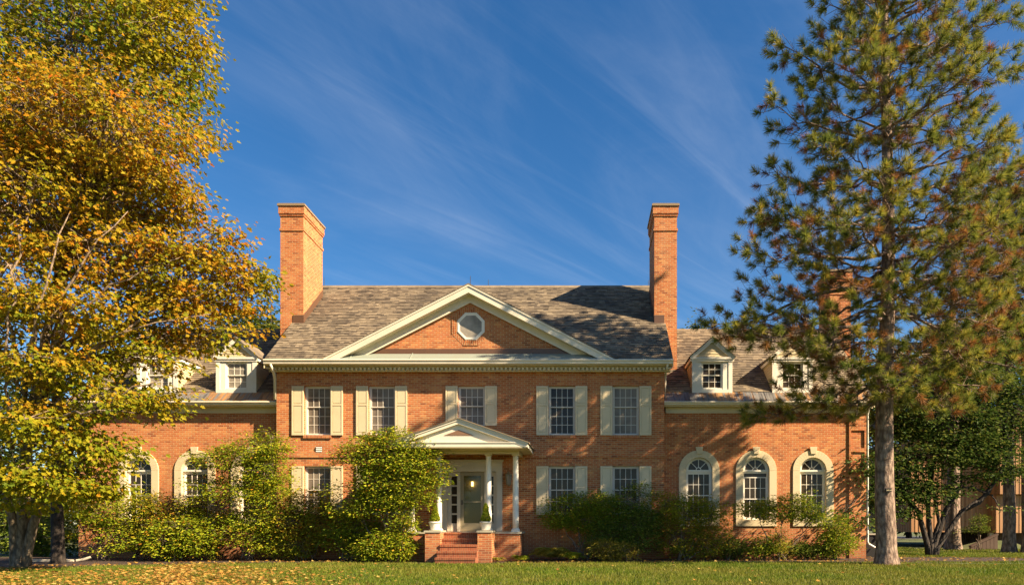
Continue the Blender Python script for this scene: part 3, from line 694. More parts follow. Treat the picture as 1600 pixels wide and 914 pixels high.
MB().tube([(xa + .06, y0 - .001, 2.0), (xa + .06, y0 - .05, 2.0), (xa + .12, y0 - .055, 2.0)], .012, 8).box(xa + .035, xa + .085, y0 - .012, y0 - .001, 1.93, 2.1).build('handle', STEELC, d_)
STORMIN = paint('inner_door_paint', (.24, .205, .085), .4, .2)
idr = MB().box(xa - .02, xb + .02, ydr + .30, ydr + .34, .99, 3.10)
for cx_ in (-.2, .2):
    for a, b in ((1.2, 1.75), (1.9, 2.9)): idr.box(DXC + cx_ - .15, DXC + cx_ + .15, ydr + .275, ydr + .299, a, b)
hpart(idr, 'front_door', STORMIN)
hpart(MB().box(DOOR[0], DOOR[1], ydr + .36, ydr + .42, .9, 3.6).box(DOOR[0], DOOR[1], ydr + .0, ydr + .36, .93, .984), 'door_recess', DARK)
lm = thing('hanging_lamp', 'small lit lantern glowing behind the glass of the storm door', 'lamp', (PX(738, 25.2), ydr + .21, 2.55))
MB().lathe(PX(738, 25.2), ydr + .21, [(.004, 2.76), (.035, 2.755), (.035, 2.62), (.02, 2.6)], 12).build('bulb', BULB, lm)
MB().tube([(PX(738, 25.2), ydr + .21, 2.77), (PX(738, 25.2), ydr + .21, 3.09)], .006, 6).lathe(PX(738, 25.2), ydr + .21, [(.05, 2.76), (.01, 2.80)], 12).build('hanger', BRASS, lm)
# hose tap beside the door
hpart(MB().tube([(PX(798, 25), YW, PZ(820, 25)), (PX(798, 25), YW - .09, PZ(820, 25)), (PX(798, 25), YW - .12, PZ(820, 25) - .05)], .016, 8).lathe(PX(798, 25), YW - .08, [(.035, PZ(820, 25) + .05), (.035, PZ(820, 25) + .06)], 10), 'tap', STEELC)

# wall lantern right of the door
lx, lz = PX(794.5, 24.8), PZ(747, 24.8)
wlm = thing('wall_lantern', 'aged metal carriage lantern on the brick wall right of the front door', 'lantern', (lx, YW - .02, lz))
MB().box(lx - .06, lx + .06, YW - .022, YW - .002, lz - .18, lz + .16).tube([(lx, YW - .02, lz + .1), (lx, YW - .12, lz + .26), (lx, YW - .17, lz + .22)], .014, 8).build('bracket', BRASS, wlm)
c = MB(); yc = YW - .17
c.lathe(lx, yc, [(.015, lz + .24), (.05, lz + .21), (.125, lz + .14), (.125, lz + .13)], 6)
for k in range(6): a = k * math.pi / 3; c.tube([(lx + .11 * math.cos(a), yc + .11 * math.sin(a), lz + .135), (lx + .08 * math.cos(a), yc + .08 * math.sin(a), lz - .2)], .01, 5)
c.lathe(lx, yc, [(.02, lz - .27), (.085, lz - .215), (.085, lz - .195)], 6); c.build('cage', BRASS, wlm)
MB().lathe(lx, yc, [(.075, lz - .19), (.10, lz + .125)], 6).build('lantern_glass', BLIND, wlm)

# ------------------------------------------------------------------ ground
def ground_mat():
    m, n, l, b = new_mat('lawn'); p = worldpos(n)
    a = noise_tex(n, l, p, .35, 5, .6); a2 = noise_tex(n, l, p, 9, 4, .7)
    c = mixc(n, l, (.060, .085, .018), (.105, .105, .028), maprange(n, l, a.outputs[0], .4, .65, 0, 1))
    c = mixc(n, l, c, (.045, .04, .018), maprange(n, l, a2.outputs[0], .45, .75, 0, .7))
    l.new(c, b.inputs['Base Color']); b.inputs['Roughness'].default_value = .95; bump(n, l, b, a2.outputs[0], .6, .03); return m
def mulch_mat():
    m, n, l, b = new_mat('mulch'); p = worldpos(n)
    mp = n.new('ShaderNodeMapping'); mp.inputs['Scale'].default_value = (14, 22, 14); l.new(p, mp.inputs[0])
    v = n.new('ShaderNodeTexVoronoi'); l.new(mp.outputs[0], v.inputs['Vector']); v.inputs['Scale'].default_value = 1.4
    r = ramp(n, [(0, (.014, .008, .005)), (.5, (.036, .018, .010)), (1, (.095, .050, .026))]); s = n.new('ShaderNodeSeparateColor'); l.new(v.outputs['Color'], s.inputs[0]); l.new(s.outputs[0], r.inputs[0])
    l.new(r.outputs[0], b.inputs['Base Color']); b.inputs['Roughness'].default_value = .95; bump(n, l, b, s.outputs[1], 1, .04); return m
g = MB(); g.face([(-900, -300, 0), (900, -300, 0), (900, 1500, 0), (-900, 1500, 0)]); structure('ground', g, ground_mat())
MULCH = mulch_mat()
def lawn_edge(x):                                   # where the lawn meets the planting bed, along X
    xs = [-24, -19, -16, -13, -10, -8, -5.6, -5.2, -3, -2.6, 0, 4, 8.2, 10.5, 12]; ys = [17.6, 18.2, 19.5, 21.2, 22.3, 22.5, 22.4, 21.93, 21.93, 22.3, 22.5, 22.8, 22.8, 22.4, 21.8]
    return float(np.interp(x, xs, ys)) + .10 * math.sin(x * 2.1) + .06 * math.sin(x * 5.7 + 1)
xs = np.linspace(-26, 11.6, 150); g = MB()
for a, b in zip(xs[:-1], xs[1:]): g.face([(a, lawn_edge(a), .006), (b, lawn_edge(b), .006), (b, 26.5, .006), (a, 26.5, .006)])
structure('mulch_bed', g, MULCH)
g = MB(); c0 = (12.8, 25.0); pts = [(c0[0] + (2.9 + .3 * math.sin(3 * t)) * math.cos(t), c0[1] + (2.0 + .2 * math.sin(5 * t + 1)) * math.sin(t), .010) for t in np.linspace(0, 2 * math.pi, 48, endpoint=False)]
g.face(pts); structure('tree_bed', g, MULCH)
g = MB().box(18, 60, 58, 70, -.02, .02); structure('driveway', g, ASPH)

# ------------------------------------------------------------------ foliage helpers
SH_MAPLE = (np.array([(0, 0), (.13, .38), (.30, .20), (.60, .50), (.62, .20), (.80, .19), (1, 0), (.80, -.19), (.62, -.20), (.60, -.50), (.30, -.20), (.13, -.38)]), [[0, 6, 5, 4, 3, 2, 1], [0, 11, 10, 9, 8, 7, 6]])
SH_OVAL = (np.array([(0, 0), (.3, .21), (.68, .19), (1, 0), (.68, -.19), (.3, -.21)]), [[0, 3, 2, 1], [0, 5, 4, 3]])
SH_BIG = (np.array([(0, 0), (.25, .22), (.55, .30), (.82, .17), (1, 0), (.82, -.17), (.55, -.30), (.25, -.22)]), [[0, 4, 3, 2, 1], [0, 7, 6, 5, 4]])
def norm(a): return a / np.maximum(np.linalg.norm(a, axis=1, keepdims=True), 1e-9)
def leaf_mesh(name, P, T, N, S, shape, mat, parent, fold=.25, curl=.18):
    pts, polys = shape; m = len(pts); n = len(P)
    T = norm(T); B = norm(np.cross(N, T)); N = np.cross(T, B)
    u, v = pts[:, 0], pts[:, 1]; wv = np.abs(v) * fold - curl * u * u
    V = P[:, None, :] + S[:, None, None] * (u[None, :, None] * T[:, None, :] + v[None, :, None] * B[:, None, :] + wv[None, :, None] * N[:, None, :])
    tile = np.concatenate([np.array(p) for p in polys]); sz = np.array([len(p) for p in polys])
    L = (np.arange(n)[:, None] * m + tile[None, :]).ravel(); ps = np.tile(sz, n)
    return np_mesh(name, V.reshape(-1, 3), L, ps, mat, parent)
def pnoise(P, s, seed):
    r = np.random.default_rng(seed); out = np.zeros(len(P))
    for k in range(6):
        f = r.normal(size=3) * s * (1 + .5 * k); out += np.sin(P @ f + r.uniform(0, 6.28)) / (1 + .35 * k)
    return out / 2.2
def ellipsoids(lst, d, dep=.8):
    """(x, y, rx, ry[, depth]) measured on the photograph -> centre and radii in metres at their own distance"""
    out = []
    for e in lst:
        dd = e[4] if len(e) > 4 else d; k = dd / FPX
        out.append((np.array(px(e[0], e[1], dd)), np.array([e[2] * k, min(e[2], e[3] * 1.4) * k * dep, e[3] * k])))
    return out
def sample(ells, n, r, shell=.55, gap=-.9, gs=1.2, seed=1):
    wts = np.array([e[1][0] * e[1][2] + .2 * e[1][0] * e[1][1] for e in ells]); wts /= wts.sum()
    idx = r.choice(len(ells), n, p=wts); dirs = norm(r.normal(size=(n, 3)))
    rad = np.where(r.random(n) < shell, r.uniform(.72, 1.06, n), r.uniform(.1, 1, n) ** (1 / 2.2))
    rad = rad * (1 + .26 * pnoise(dirs * 1.0 + idx[:, None] * 3.7, 2.4, seed + 50)) + np.where(r.random(n) < .05, r.uniform(0, .3, n), 0)
    C = np.array([e[0] for e in ells])[idx]; RR = np.array([e[1] for e in ells])[idx]
    P = C + dirs * RR * rad[:, None]; keep = (pnoise(P, gs, seed) > gap) & (P[:, 2] > .05)
    return P[keep], dirs[keep], idx[keep]
def spray_leaves(name, P, D, per, spread, size, shape, mat, parent, r, flat=.35, updir=.75, droop=.25, clearwall=True, face=.35):
    n = len(P) * per; C = np.repeat(P, per, 0); DD = np.repeat(D, per, 0)
    off = r.normal(size=(n, 3)) * np.array([spread, spread, spread * flat]); Q = C + off
    N = np.array([0, 0, updir]) + r.normal(size=(n, 3)) * .45 + DD * face
    T = off / spread + DD * .8 + r.normal(size=(n, 3)) * .6; T[:, 2] = T[:, 2] * .4 - droop
    S = size * r.uniform(.6, 1.25, n)
    if clearwall:                                   # nothing grows through the masonry
        inw = ((Q[:, 0] > WL) & (Q[:, 0] < XL) & (Q[:, 1] > YG - .05)) | ((Q[:, 0] >= XL) & (Q[:, 0] <= XR) & (Q[:, 1] > YW - .05)) | ((Q[:, 0] > XR) & (Q[:, 0] < WR + .1) & (Q[:, 1] > YG - .05) & (Q[:, 1] < 34))
        porchin = (Q[:, 0] > -6.05) & (Q[:, 0] < -2.05) & (Q[:, 1] > 23.35)
        k = ~((inw & (Q[:, 2] < 9)) | porchin) & (Q[:, 2] > .02)
        Q, N, T, S = Q[k], N[k], T[k], S[k]
    return leaf_mesh(name, Q, T, N, S, shape, mat, parent)
def bez(p0, p1, p2, n):
    p0, p1, p2 = map(np.array, (p0, p1, p2)); return [tuple((1 - t) ** 2 * p0 + 2 * t * (1 - t) * p1 + t * t * p2) for t in np.linspace(0, 1, n)]
def wob(pts, amp, r):
    q = [np.array(p) for p in pts]
    for k in range(1, len(q) - 1): q[k] = q[k] + r.normal(size=3) * amp
    return [tuple(p) for p in q]
def limbs_to(mb, forks, ells, P, idx, r, r0, share=.3, tw=.012, sides=6, lift=.35):
    """limbs from the nearest fork to each clump and twigs from the limbs to a share of the sprays"""
    paths = []
    for c, rad in ells:
        f = min(forks, key=lambda q: np.linalg.norm(np.array(q[0]) - c) + (3 if q[0][2] > c[2] else 0))
        p0 = np.array(f[0]); ln = np.linalg.norm(c - p0); mid = p0 + (c - p0) * .5 + np.array([0, 0, lift * ln * .3]) + r.normal(size=3) * .08 * ln
        pts = wob(bez(p0, mid, c + (c - p0) / max(ln, .1) * rad.mean() * .45, 9), .025 * ln ** .5, r); rr = min(r0, f[1] * .8, .02 + .016 * ln)
        mb.tube(pts, np.linspace(rr, rr * .25, 9), sides); paths.append(pts)
    for p, i in zip(P, idx):
        if r.random() > share: continue
        a = np.array(paths[i][r.integers(3, 9)]); ln = np.linalg.norm(p - a)
        mid = a + (p - a) * .5 + r.normal(size=3) * .12 * ln + np.array([0, 0, .10 * ln])
        mb.tube(bez(a, mid, p, 5), np.linspace(tw, tw * .35, 5), 4, cap=False)

# ------------------------------------------------------------------ maples on the left
G_GOLD = leaf_mat('golden_maple_leaf', [(0, (.42, .155, .012)), (.2, (.50, .24, .016)), (.45, (.49, .29, .02)), (.7, (.35, .28, .02)), (.9, (.18, .205, .016)), (1, (.46, .12, .012))], .45,
                  [(0, (.15, .20, .012)), (.4, (.28, .285, .016)), (.7, (.42, .33, .018)), (.9, (.105, .16, .012)), (1, (.55, .25, .015))], .8, zlow=(2.5, 7.5))
G_GREEN = leaf_mat('green_maple_leaf', [(0, (.075, .13, .010)), (.4, (.13, .185, .012)), (.7, (.20, .235, .014)), (.9, (.31, .27, .016)), (1, (.42, .21, .015))], .4,
                   [(0, (.40, .30, .016)), (.5, (.52, .35, .018)), (.8, (.27, .28, .014)), (1, (.54, .26, .014))], .35)
r = np.random.default_rng(11)
mp = thing('maple_tree', 'large golden-leaved maple with pale forked trunk, in front of the left wing', 'tree', px(32, 886, 20.0) * 1)
mp.location.z = 0
E1 = ellipsoids([(40, 185, 150, 85, 18.5), (165, 200, 130, 90, 18), (30, 310, 130, 85, 17.5), (190, 285, 115, 70, 18.5), (250, 330, 65, 45, 19), (120, 395, 110, 60, 18), (240, 410, 100, 55, 18.5), (345, 385, 45, 42, 19.2), (350, 450, 75, 50, 19.2),
                 (240, 490, 90, 40, 18.5), (100, 490, 110, 45, 17.2), (20, 440, 70, 60, 17), (310, 525, 85, 32, 19), (200, 560, 100, 32, 18.3), (70, 575, 100, 40, 17), (130, 630, 100, 36, 17.6), (225, 645, 50, 22, 18.6), (40, 660, 80, 40, 16.8), (110, 700, 70, 32, 17.3), (30, 735, 60, 26, 16.8), (135, 745, 60, 22, 18), (70, 760, 70, 22, 17), (170, 705, 55, 26, 18), (-10, 775, 50, 26, 17), (110, 775, 60, 18, 18.2), (60, 790, 45, 12, 18.6), (165, 765, 40, 16, 18.6), (235, 620, 55, 20, 18.6), (385, 455, 40, 30, 19.4), (395, 430, 26, 18, 19.4),
                 (-110, 250, 130, 150, 18), (-120, 480, 130, 120, 18), (-90, 650, 90, 70, 18)], 18, .9)
P, D, I = sample(E1, 8200, r, .42, -.27, 1.5, 3)
tb = MB(); bx, by = mp.location.x, mp.location.y
f1 = (px(8, 770, 19.6), .13); f2 = (px(40, 700, 19.5), .17); f3 = (px(72, 765, 19.7), .12); f4 = (px(60, 590, 19), .14)
tb.tube(wob([(bx, by, -.1), (bx + .02, by, .15), (bx + .05, by, .6), tuple(px(36, 800, 19.8)), tuple(f2[0]), tuple(f4[0]), tuple(px(90, 430, 18.6))], .015, r), [.27, .20, .17, .155, .14, .12, .08], 12)
tb.tube(wob([(bx - .12, by, -.1), (bx - .16, by, .5), tuple(px(22, 820, 19.7)), tuple(f1[0]), tuple(px(-20, 650, 19)), tuple(px(-60, 480, 18.6))], .02, r), [.16, .13, .115, .10, .09, .06], 10)
tb.tube(wob([(bx + .12, by, -.1), (bx + .16, by, .45), tuple(px(50, 818, 19.8)), tuple(f3[0]), tuple(px(120, 690, 19.2)), tuple(px(210, 560, 19))], .02, r), [.15, .13, .115, .10, .08, .05], 10)
tb.build('trunk', MBARK, mp, smooth=True)
bb = MB()
for pts_ in (((62, 720, 18.8), (150, 640, 17.6), (290, 575, 17.9)), ((55, 690, 18.6), (120, 560, 17.4), (330, 490, 18.2)), ((50, 660, 18.4), (90, 480, 17.2), (200, 330, 17.6)), ((40, 640, 18.2), (60, 470, 16.7), (110, 330, 17.3)),
             ((20, 700, 18.2), (10, 560, 16.7), (30, 420, 16.9)), ((60, 700, 18.4), (110, 650, 16.9), (210, 645, 17.4)), ((48, 600, 17.8), (140, 470, 17.4), (290, 400, 18)), ((30, 560, 17.8), (20, 440, 16.8), (70, 270, 17.3)), ((75, 640, 18), (190, 520, 17.7), (380, 430, 18.9))):
    q_ = [np.array(px(*p)) for p in pts_]; bb.tube(wob(bez(q_[0], 2 * q_[1] - (q_[0] + q_[2]) / 2, q_[2], 12), .05, r), np.linspace(.050, .010, 12), 7)
limbs_to(bb, [f1, f2, f3, f4, (px(90, 430, 18.6), .09), (px(-60, 480, 18.6), .08)], E1, P, I, r, .10, .34, .017)
bb.build('branches', TWIG, mp, smooth=True)
spray_leaves('crown', P, D, 9, .22, .122, SH_MAPLE, G_GOLD, mp, r, .32, .45, .75, True, .6)

mg = thing('maple_tree', 'taller maple turning from green, single trunk coloured dark as in shade, behind the golden maple', 'tree', px(91, 880, 22.2)); mg.location.z = 0
E2 = ellipsoids([(120, 70, 150, 90, 21.5), (230, 60, 90, 80, 21.5), (275, 130, 50, 70, 22), (295, 205, 46, 32, 22), (225, 190, 75, 70, 21.5), (100, 200, 120, 90, 22.5), (290, 60, 32, 50, 22), (120, -60, 170, 90, 22), (255, -25, 70, 55, 22), (-40, 120, 130, 160, 22), (190, 290, 90, 60, 22.5), (60, 330, 110, 80, 22.8)], 22, .9)
P, D, I = sample(E2, 3600, r, .5, -.60, 1.3, 5)
tb = MB(); b0 = mg.location
tops = [px(88, 600, 22.2), px(100, 380, 22.2), px(120, 200, 22)]
tb.tube(wob([(b0.x, b0.y, -.1), (b0.x, b0.y, .2), (b0.x, b0.y, 1.5), tuple(tops[0]), tuple(tops[1]), tuple(tops[2])], .02, r), [.26, .19, .17, .15, .13, .08], 12); tb.build('trunk', DBARK, mg, smooth=True)
bb = MB(); limbs_to(bb, [(tops[1], .15), (tops[2], .1), (px(95, 470, 22.2), .17)], E2, P, I, r, .1, .2, .013); bb.build('branches', TWIG, mg, smooth=True)
spray_leaves('crown', P, D, 9, .21, .145, SH_MAPLE, G_GREEN, mg, r, .32, .45, .75, True, .6)

# ------------------------------------------------------------------ pines on the right
def needle_mat(name, stops, trans=.42):
    m, n, l, b = new_mat(name); o = n['Material Output']; g = n.new('ShaderNodeNewGeometry')
    nz = noise_tex(n, l, g.outputs['Position'], 2.6, 2, .5); ad = n.new('ShaderNodeMath'); ad.operation = 'MULTIPLY_ADD'
    l.new(g.outputs['Random Per Island'], ad.inputs[0]); ad.inputs[1].default_value = .30; l.new(maprange(n, l, nz.outputs[0], .3, .7, 0, .7), ad.inputs[2])
    rr = ramp(n, stops); l.new(ad.outputs[0], rr.inputs[0]); l.new(rr.outputs[0], b.inputs['Base Color']); b.inputs['Roughness'].default_value = .5; b.inputs['Specular IOR Level'].default_value = .12
    t = n.new('ShaderNodeBsdfTranslucent'); l.new(rr.outputs[0], t.inputs[0]); ms = n.new('ShaderNodeMixShader'); ms.inputs[0].default_value = trans
    l.new(b.outputs[0], ms.inputs[1]); l.new(t.outputs[0], ms.inputs[2]); l.new(ms.outputs[0], o.inputs[0]); return m
NEED = needle_mat('pine_needles', [(0, (.065, .105, .024)), (.28, (.13, .17, .03)), (.55, (.24, .25, .04)), (.76, (.38, .33, .048)), (.9, (.46, .30, .042)), (1, (.18, .21, .03))])
DEADN = needle_mat('dry_pine_needles', [(0, (.13, .05, .018)), (.4, (.26, .11, .03)), (.7, (.36, .17, .05)), (1, (.20, .12, .04))])
def tufts_mesh(name, Pt, Dt, k, ln, wd, mat, parent, r, body=.2):
    n = len(Pt) * k; C = np.repeat(Pt, k, 0); A = norm(np.repeat(Dt, k, 0)); s = r.random(n)
    rad = r.normal(size=(n, 3)); rad = norm(rad - (rad * A).sum(1, keepdims=True) * A)
    open_ = (.45 + .85 * (1 - s))[:, None]; d = norm(A * (1.15 - .5 * open_) + rad * open_ + r.normal(size=(n, 3)) * .10)
    B = C - A * (body * (1 - s))[:, None]; L = ln * r.uniform(.75, 1.15, n)
    side = norm(np.cross(d, r.normal(size=(n, 3)))) * wd; tip = B + d * L[:, None]; tip[:, 2] -= .012
    V = np.stack([B - side / 2, B + side / 2, tip + side * .15, tip - side * .15], 1).reshape(-1, 3)
    return np_mesh(name, V, np.arange(4 * n), np.full(n, 4), mat, parent)
def pine(label, base, d, r0, env, ytop, whorls, seed, k=80, dens=1.0, dead=.16, nl=.155, nper=6, tip_up=.35, lean=0, group='red pines on the right'):
    """env: rows of (y, reach left, reach right) read off the photograph"""
    r = np.random.default_rng(seed); b = px(base[0], base[1], d); b.z = 0; kk = d / FPX
    t = thing('pine_tree', label, 'tree', b, group)
    zt = PZ(ytop, d); H = zt; tr = MB(); hs_ = np.linspace(0, H, 16)
    def tp(z): return np.array([b.x + lean * z + .05 * math.sin(z * .5 + seed) * (z > 1), d + .04 * math.sin(z * .4), z])
    def rad(z): return r0 * (1 + .28 * math.exp(-max(z, 0) / .22)) * (1 + .025 * math.sin(z * 3.1 + seed) + .02 * math.sin(z * 7.3)) * max(.06, (1 - .80 * (z / H) ** .9))
    hs_ = np.concatenate([[-.1, .06, .15, .3, .5], np.linspace(.9, H, 34)]); tr.tube([tp(z) for z in hs_], [rad(max(z, 0)) * (1.12 if z < .05 else 1) for z in hs_], 20)
    tr.build('trunk', PBARK, t, smooth=True)
    ey = np.array([e[0] for e in env]); el = np.array([e[1] for e in env]) * kk; er = np.array([e[2] for e in env]) * kk
    bm, Pt, Dt, Pd, Dd = MB(), [], [], [], []; grid = {}; gap_ = .345 if d < 24 else .34
    for wy in whorls:
        a0 = r.uniform(0, 6.28); nb = nper + int(r.integers(0, 2))
        for q in range(nb):
            a = a0 + q * 6.283 / nb + r.normal() * .2; y0 = wy + r.uniform(-9, 9); z0 = PZ(y0, d)
            if z0 > zt - .2: continue
            c, s_ = math.cos(a), math.sin(a); ext = float(np.interp(y0, ey, er if c > 0 else el)); ext *= r.uniform(.8, 1.08)
            Lb = max(ext * (.40 + .60 * abs(c)), .5) * r.choice([.72, .9, 1, 1.06], p=[.2, .25, .35, .2]) * (.72 if s_ > .3 else 1); low = np.clip((y0 - 120) / 420, 0, 1)
            p0 = tp(z0); n_ = 10; sl = .30 - .62 * low + r.normal() * .13; pts = []
            for i in range(n_):
                u = i / (n_ - 1); pts.append(p0 + np.array([c * u * Lb, s_ * u * Lb, Lb * (sl * u + (tip_up * .9 - .1) * u * u * (1 - .35 * low)) + .12 * math.sin(u * 5 + q) * u]))
            pts = [np.array(p) for p in wob(pts, .05 * Lb ** .5, r)]; rb = .014 + .011 * Lb
            bm.tube(pts, np.linspace(rb, .007, n_), 6)
            out = np.array([c, s_, 0.]); sidev = np.array([-s_, c, 0.])
            def put(p_, dd, dry):
                key = tuple(np.floor(p_ / gap_).astype(int))
                for dx in (-1, 0, 1):
                    for dy in (-1, 0, 1):
                        for dz in (-1, 0, 1):
                            for o_ in grid.get((key[0] + dx, key[1] + dy, key[2] + dz), ()):
                                if np.sum((o_ - p_) ** 2) < gap_ * gap_: return
                grid.setdefault(key, []).append(p_)
                (Pd if dry else Pt).append(p_); (Dd if dry else Dt).append(dd)
            ns = max(5, int(Lb * 4.6 * dens))
            for j in range(ns):
                u = r.uniform(.25, 1) ** .8; f = u * (n_ - 1); i0 = min(int(f), n_ - 2); pb = pts[i0] + (pts[i0 + 1] - pts[i0]) * (f - i0)
                sg = 1 if j % 2 else -1; l2 = min((.40 + .55 * Lb * (1.08 - u) * .8) * r.uniform(.55, 1.25), 1.7)
                dirv = out * r.uniform(.35, 1.0) + sidev * sg * r.uniform(.25, 1.0) + np.array([0, 0, r.uniform(-.45, .50)]); dirv /= np.linalg.norm(dirv)
                pe = pb + dirv * l2 + np.array([0, 0, .14 * l2]); pm = pb + dirv * l2 * .5 + np.array([0, 0, -.10 * l2]) + r.normal(size=3) * .06
                bm.tube([pb, pm, pe], [.010, .008, .005], 4, cap=False); dry = r.random() < dead * (1.7 if low > .6 else .8)
                put(pe, dirv + np.array([0, 0, r.uniform(.15, .7)]), dry and r.random() < .6)
                for h in range(int(l2 / .24)):                       # side shoots, each with its own tuft
                    v = r.uniform(.30, .95); p_ = pb * (1 - v) ** 2 + 2 * v * (1 - v) * pm + v * v * pe; s2 = norm(np.cross(dirv, r.normal(size=3))[None])[0]
                    dv = norm((dirv * .7 + s2 * .8 + np.array([0, 0, .35]))[None])[0]; pe2 = p_ + dv * r.uniform(.12, .34)
                    bm.tube([p_, pe2], [.006, .005], 3, cap=False); put(pe2, dv, r.random() < dead * (1.9 if v < .6 else 1.1) * (1.4 if low > .6 else 1))
            Pt.append(pts[-1]); Dt.append(pts[-1] - pts[-3] + np.array([0, 0, .15]))
            for j in range(int(5 + 4 * low)):                       # bare dry twigs near the trunk
                u = r.uniform(.08, .6); i0 = int(u * (n_ - 1)); pb = pts[i0]; dv = norm((out * .6 + sidev * r.choice([-1, 1]) * .8 + np.array([0, 0, r.uniform(-.7, .2)]))[None])[0] * r.uniform(.3, .9)
                bm.tube([pb, pb + dv * .5 + r.normal(size=3) * .06, pb + dv + r.normal(size=3) * .1], [.008, .006, .003], 4, cap=False)
    bm.build('branches', PBARK if d < 23 else TWIG, t, smooth=True)
    Pt, Dt = np.array(Pt), np.array(Dt)
    def ok(P_): return ~((P_[:, 0] < WR + .25) & (P_[:, 1] > 24.6) & (P_[:, 2] < 9.6))
    q = ok(Pt); tufts_mesh('needles', Pt[q], Dt[q], k, nl, .012 if d < 24 else .018, NEED, t, r)
    if Pd: Pd, Dd = np.array(Pd), np.array(Dd); q = ok(Pd); tufts_mesh('dry_needles', Pd[q], Dd[q], int(k * .7), nl * .9, .011, DEADN, t, r)
    return t
ENV = [(-60, 60, 60), (0, 90, 125), (40, 115, 175), (100, 110, 180), (150, 150, 175), (220, 195, 195), (260, 200, 175), (330, 232, 185), (380, 262, 205), (440, 262, 230), (490, 268, 230), (540, 205, 190), (600, 232, 140), (650, 240, 60)]
pine('tall red pine with a bare reddish trunk, in front of the right wing corner', (1385, 882), 21.5, .315, ENV, -190, [-110, -60, -15, 20, 50, 80, 140, 160, 200, 220, 275, 300, 340, 360, 402, 425, 465, 490, 528, 560, 595, 618], 3, 140, 1.3, .18, nl=.215, nper=8)
pine('pale-trunked pine with brownish needles, in front of the wooden house', (1577, 863), 30.5, .27, [(240, 20, 40), (290, 70, 90), (350, 105, 120), (450, 140, 130), (540, 140, 110), (600, 60, 60)], 262, [272, 282, 300, 325, 350, 375, 400, 425, 450, 475, 500, 525, 550], 8, 80, 1.3, .34, .24, 8)
pine('stout pine trunk standing on the lawn just behind the dark spreading tree', (1489, 858), 34.0, .36, [(300, 30, 40), (360, 60, 70), (450, 80, 90), (540, 90, 80)], 345, [352, 362, 378, 400, 425, 450, 475, 500, 525, 550], 12, 70, 1., .4, .24, 6)
pine('shaded pine at the right edge of the photo, trunk cut by the frame', (1606, 862), 30.0, .24, [(300, 20, 60), (370, 60, 100), (470, 90, 110), (560, 70, 90)], 285, [292, 302, 320, 345, 370, 400, 430, 460, 490, 520, 550], 15, 70, 1., .4, .22, 6)
# name plate on the big pine
PLATE = paint('plate_black', (.008, .008, .008), .8, 0)
pt = px(1388.5, 765, 21.5 - .30); tg = thing('tree_tag', 'small black name plate with pale lettering on the tall pine trunk', 'tag', (pt.x, pt.y, pt.z))
MB().box(pt.x - .085, pt.x + .085, pt.y - .02, pt.y + .04, pt.z - .055, pt.z + .05).build('plate', PLATE, tg)
LET = paint('plate_lettering', (.45, .37, .20)); m_ = MB(); x = pt.x - .07
for wd in (.016, .012, .02, .014, .0, .022, .012, .016):
    if wd: m_.box(x, x + wd, pt.y - .024, pt.y - .0201, pt.z - .026, pt.z + rnd.uniform(.0, .012))
    x += wd + .004 if wd else .012
m_.build('lettering', LET, tg)

# ------------------------------------------------------------------ dark spreading tree by the right corner
G_DARK = leaf_mat('dark_leaf', [(0, (.030, .060, .012)), (.5, (.06, .10, .018)), (.85, (.11, .145, .025)), (1, (.20, .19, .035))], .35)
r = np.random.default_rng(21)
dk = thing('spreading_tree', 'low dark green many-stemmed tree spreading behind the tall pine', 'tree', px(1455, 868, 27.5)); dk.location.z = 0
E3 = ellipsoids([(1450, 600, 80, 40, 27.5), (1520, 590, 60, 40, 28), (1400, 645, 60, 40, 27), (1475, 660, 90, 36, 27), (1550, 650, 60, 30, 27.8), (1368, 705, 40, 34, 26.3), (1430, 715, 80, 32, 26.6), (1510, 705, 60, 26, 27), (1356, 770, 26, 30, 25.9), (1395, 765, 45, 26, 26.4), (1455, 765, 60, 20, 27), (1510, 750, 40, 14, 27), (1545, 745, 26, 8, 26.8), (1562, 795, 22, 5, 26.5), (1348, 730, 16, 24, 25.3), (1348, 815, 20, 12, 25.4), (1390, 805, 26, 12, 26.5), (1500, 545, 60, 32, 28.5), (1590, 610, 40, 30, 28), (1545, 700, 44, 28, 27.6), (1592, 680, 36, 32, 27.8), (1520, 765, 30, 12, 27.2), (1575, 735, 30, 14, 27.4), (1425, 795, 30, 12, 27), (1320, 800, 14, 14, 25.0)], 27, .9)
P, D, I = sample(E3, 5000, r, .45, -.55, 1.3, 9)
tb = MB(); b0 = dk.location; fk = []
for x1, y1, x2, y2, ra in ((1435, 800, 1395, 745, .11), (1450, 790, 1462, 690, .10), (1478, 800, 1500, 760, .12), (1466, 815, 1450, 720, .08), (1500, 800, 1545, 770, .10)):
    p1, p2 = px(x1, y1, 27.4), px(x2, y2, 27.3); q = ((x1 - 1458) / 60) * .25
    tb.tube(wob([(b0.x + q, b0.y, -.05), (b0.x + q * 1.4, b0.y, .4), tuple(p1), tuple(p2)], .03, r), [ra * 1.35, ra * 1.1, ra * .85, ra * .6], 8); fk += [(p2, ra * .7)]
tb.tube([tuple(px(1500, 800, 27.4)), tuple(px(1530, 785, 27.3)), tuple(px(1560, 745, 27.2)), tuple(px(1580, 700, 27.2))], [.085, .08, .07, .05], 8); fk.append((px(1580, 700, 27.2), .06))
tb.build('trunk', DBARK, dk, smooth=True)
bb = MB(); limbs_to(bb, fk, E3, P, I, r, .07, .2, .011); bb.build('branches', DBARK, dk, smooth=True)
spray_leaves('crown', P, D, 9, .26, .135, SH_BIG, G_DARK, dk, r, .20, 1.0, .2)

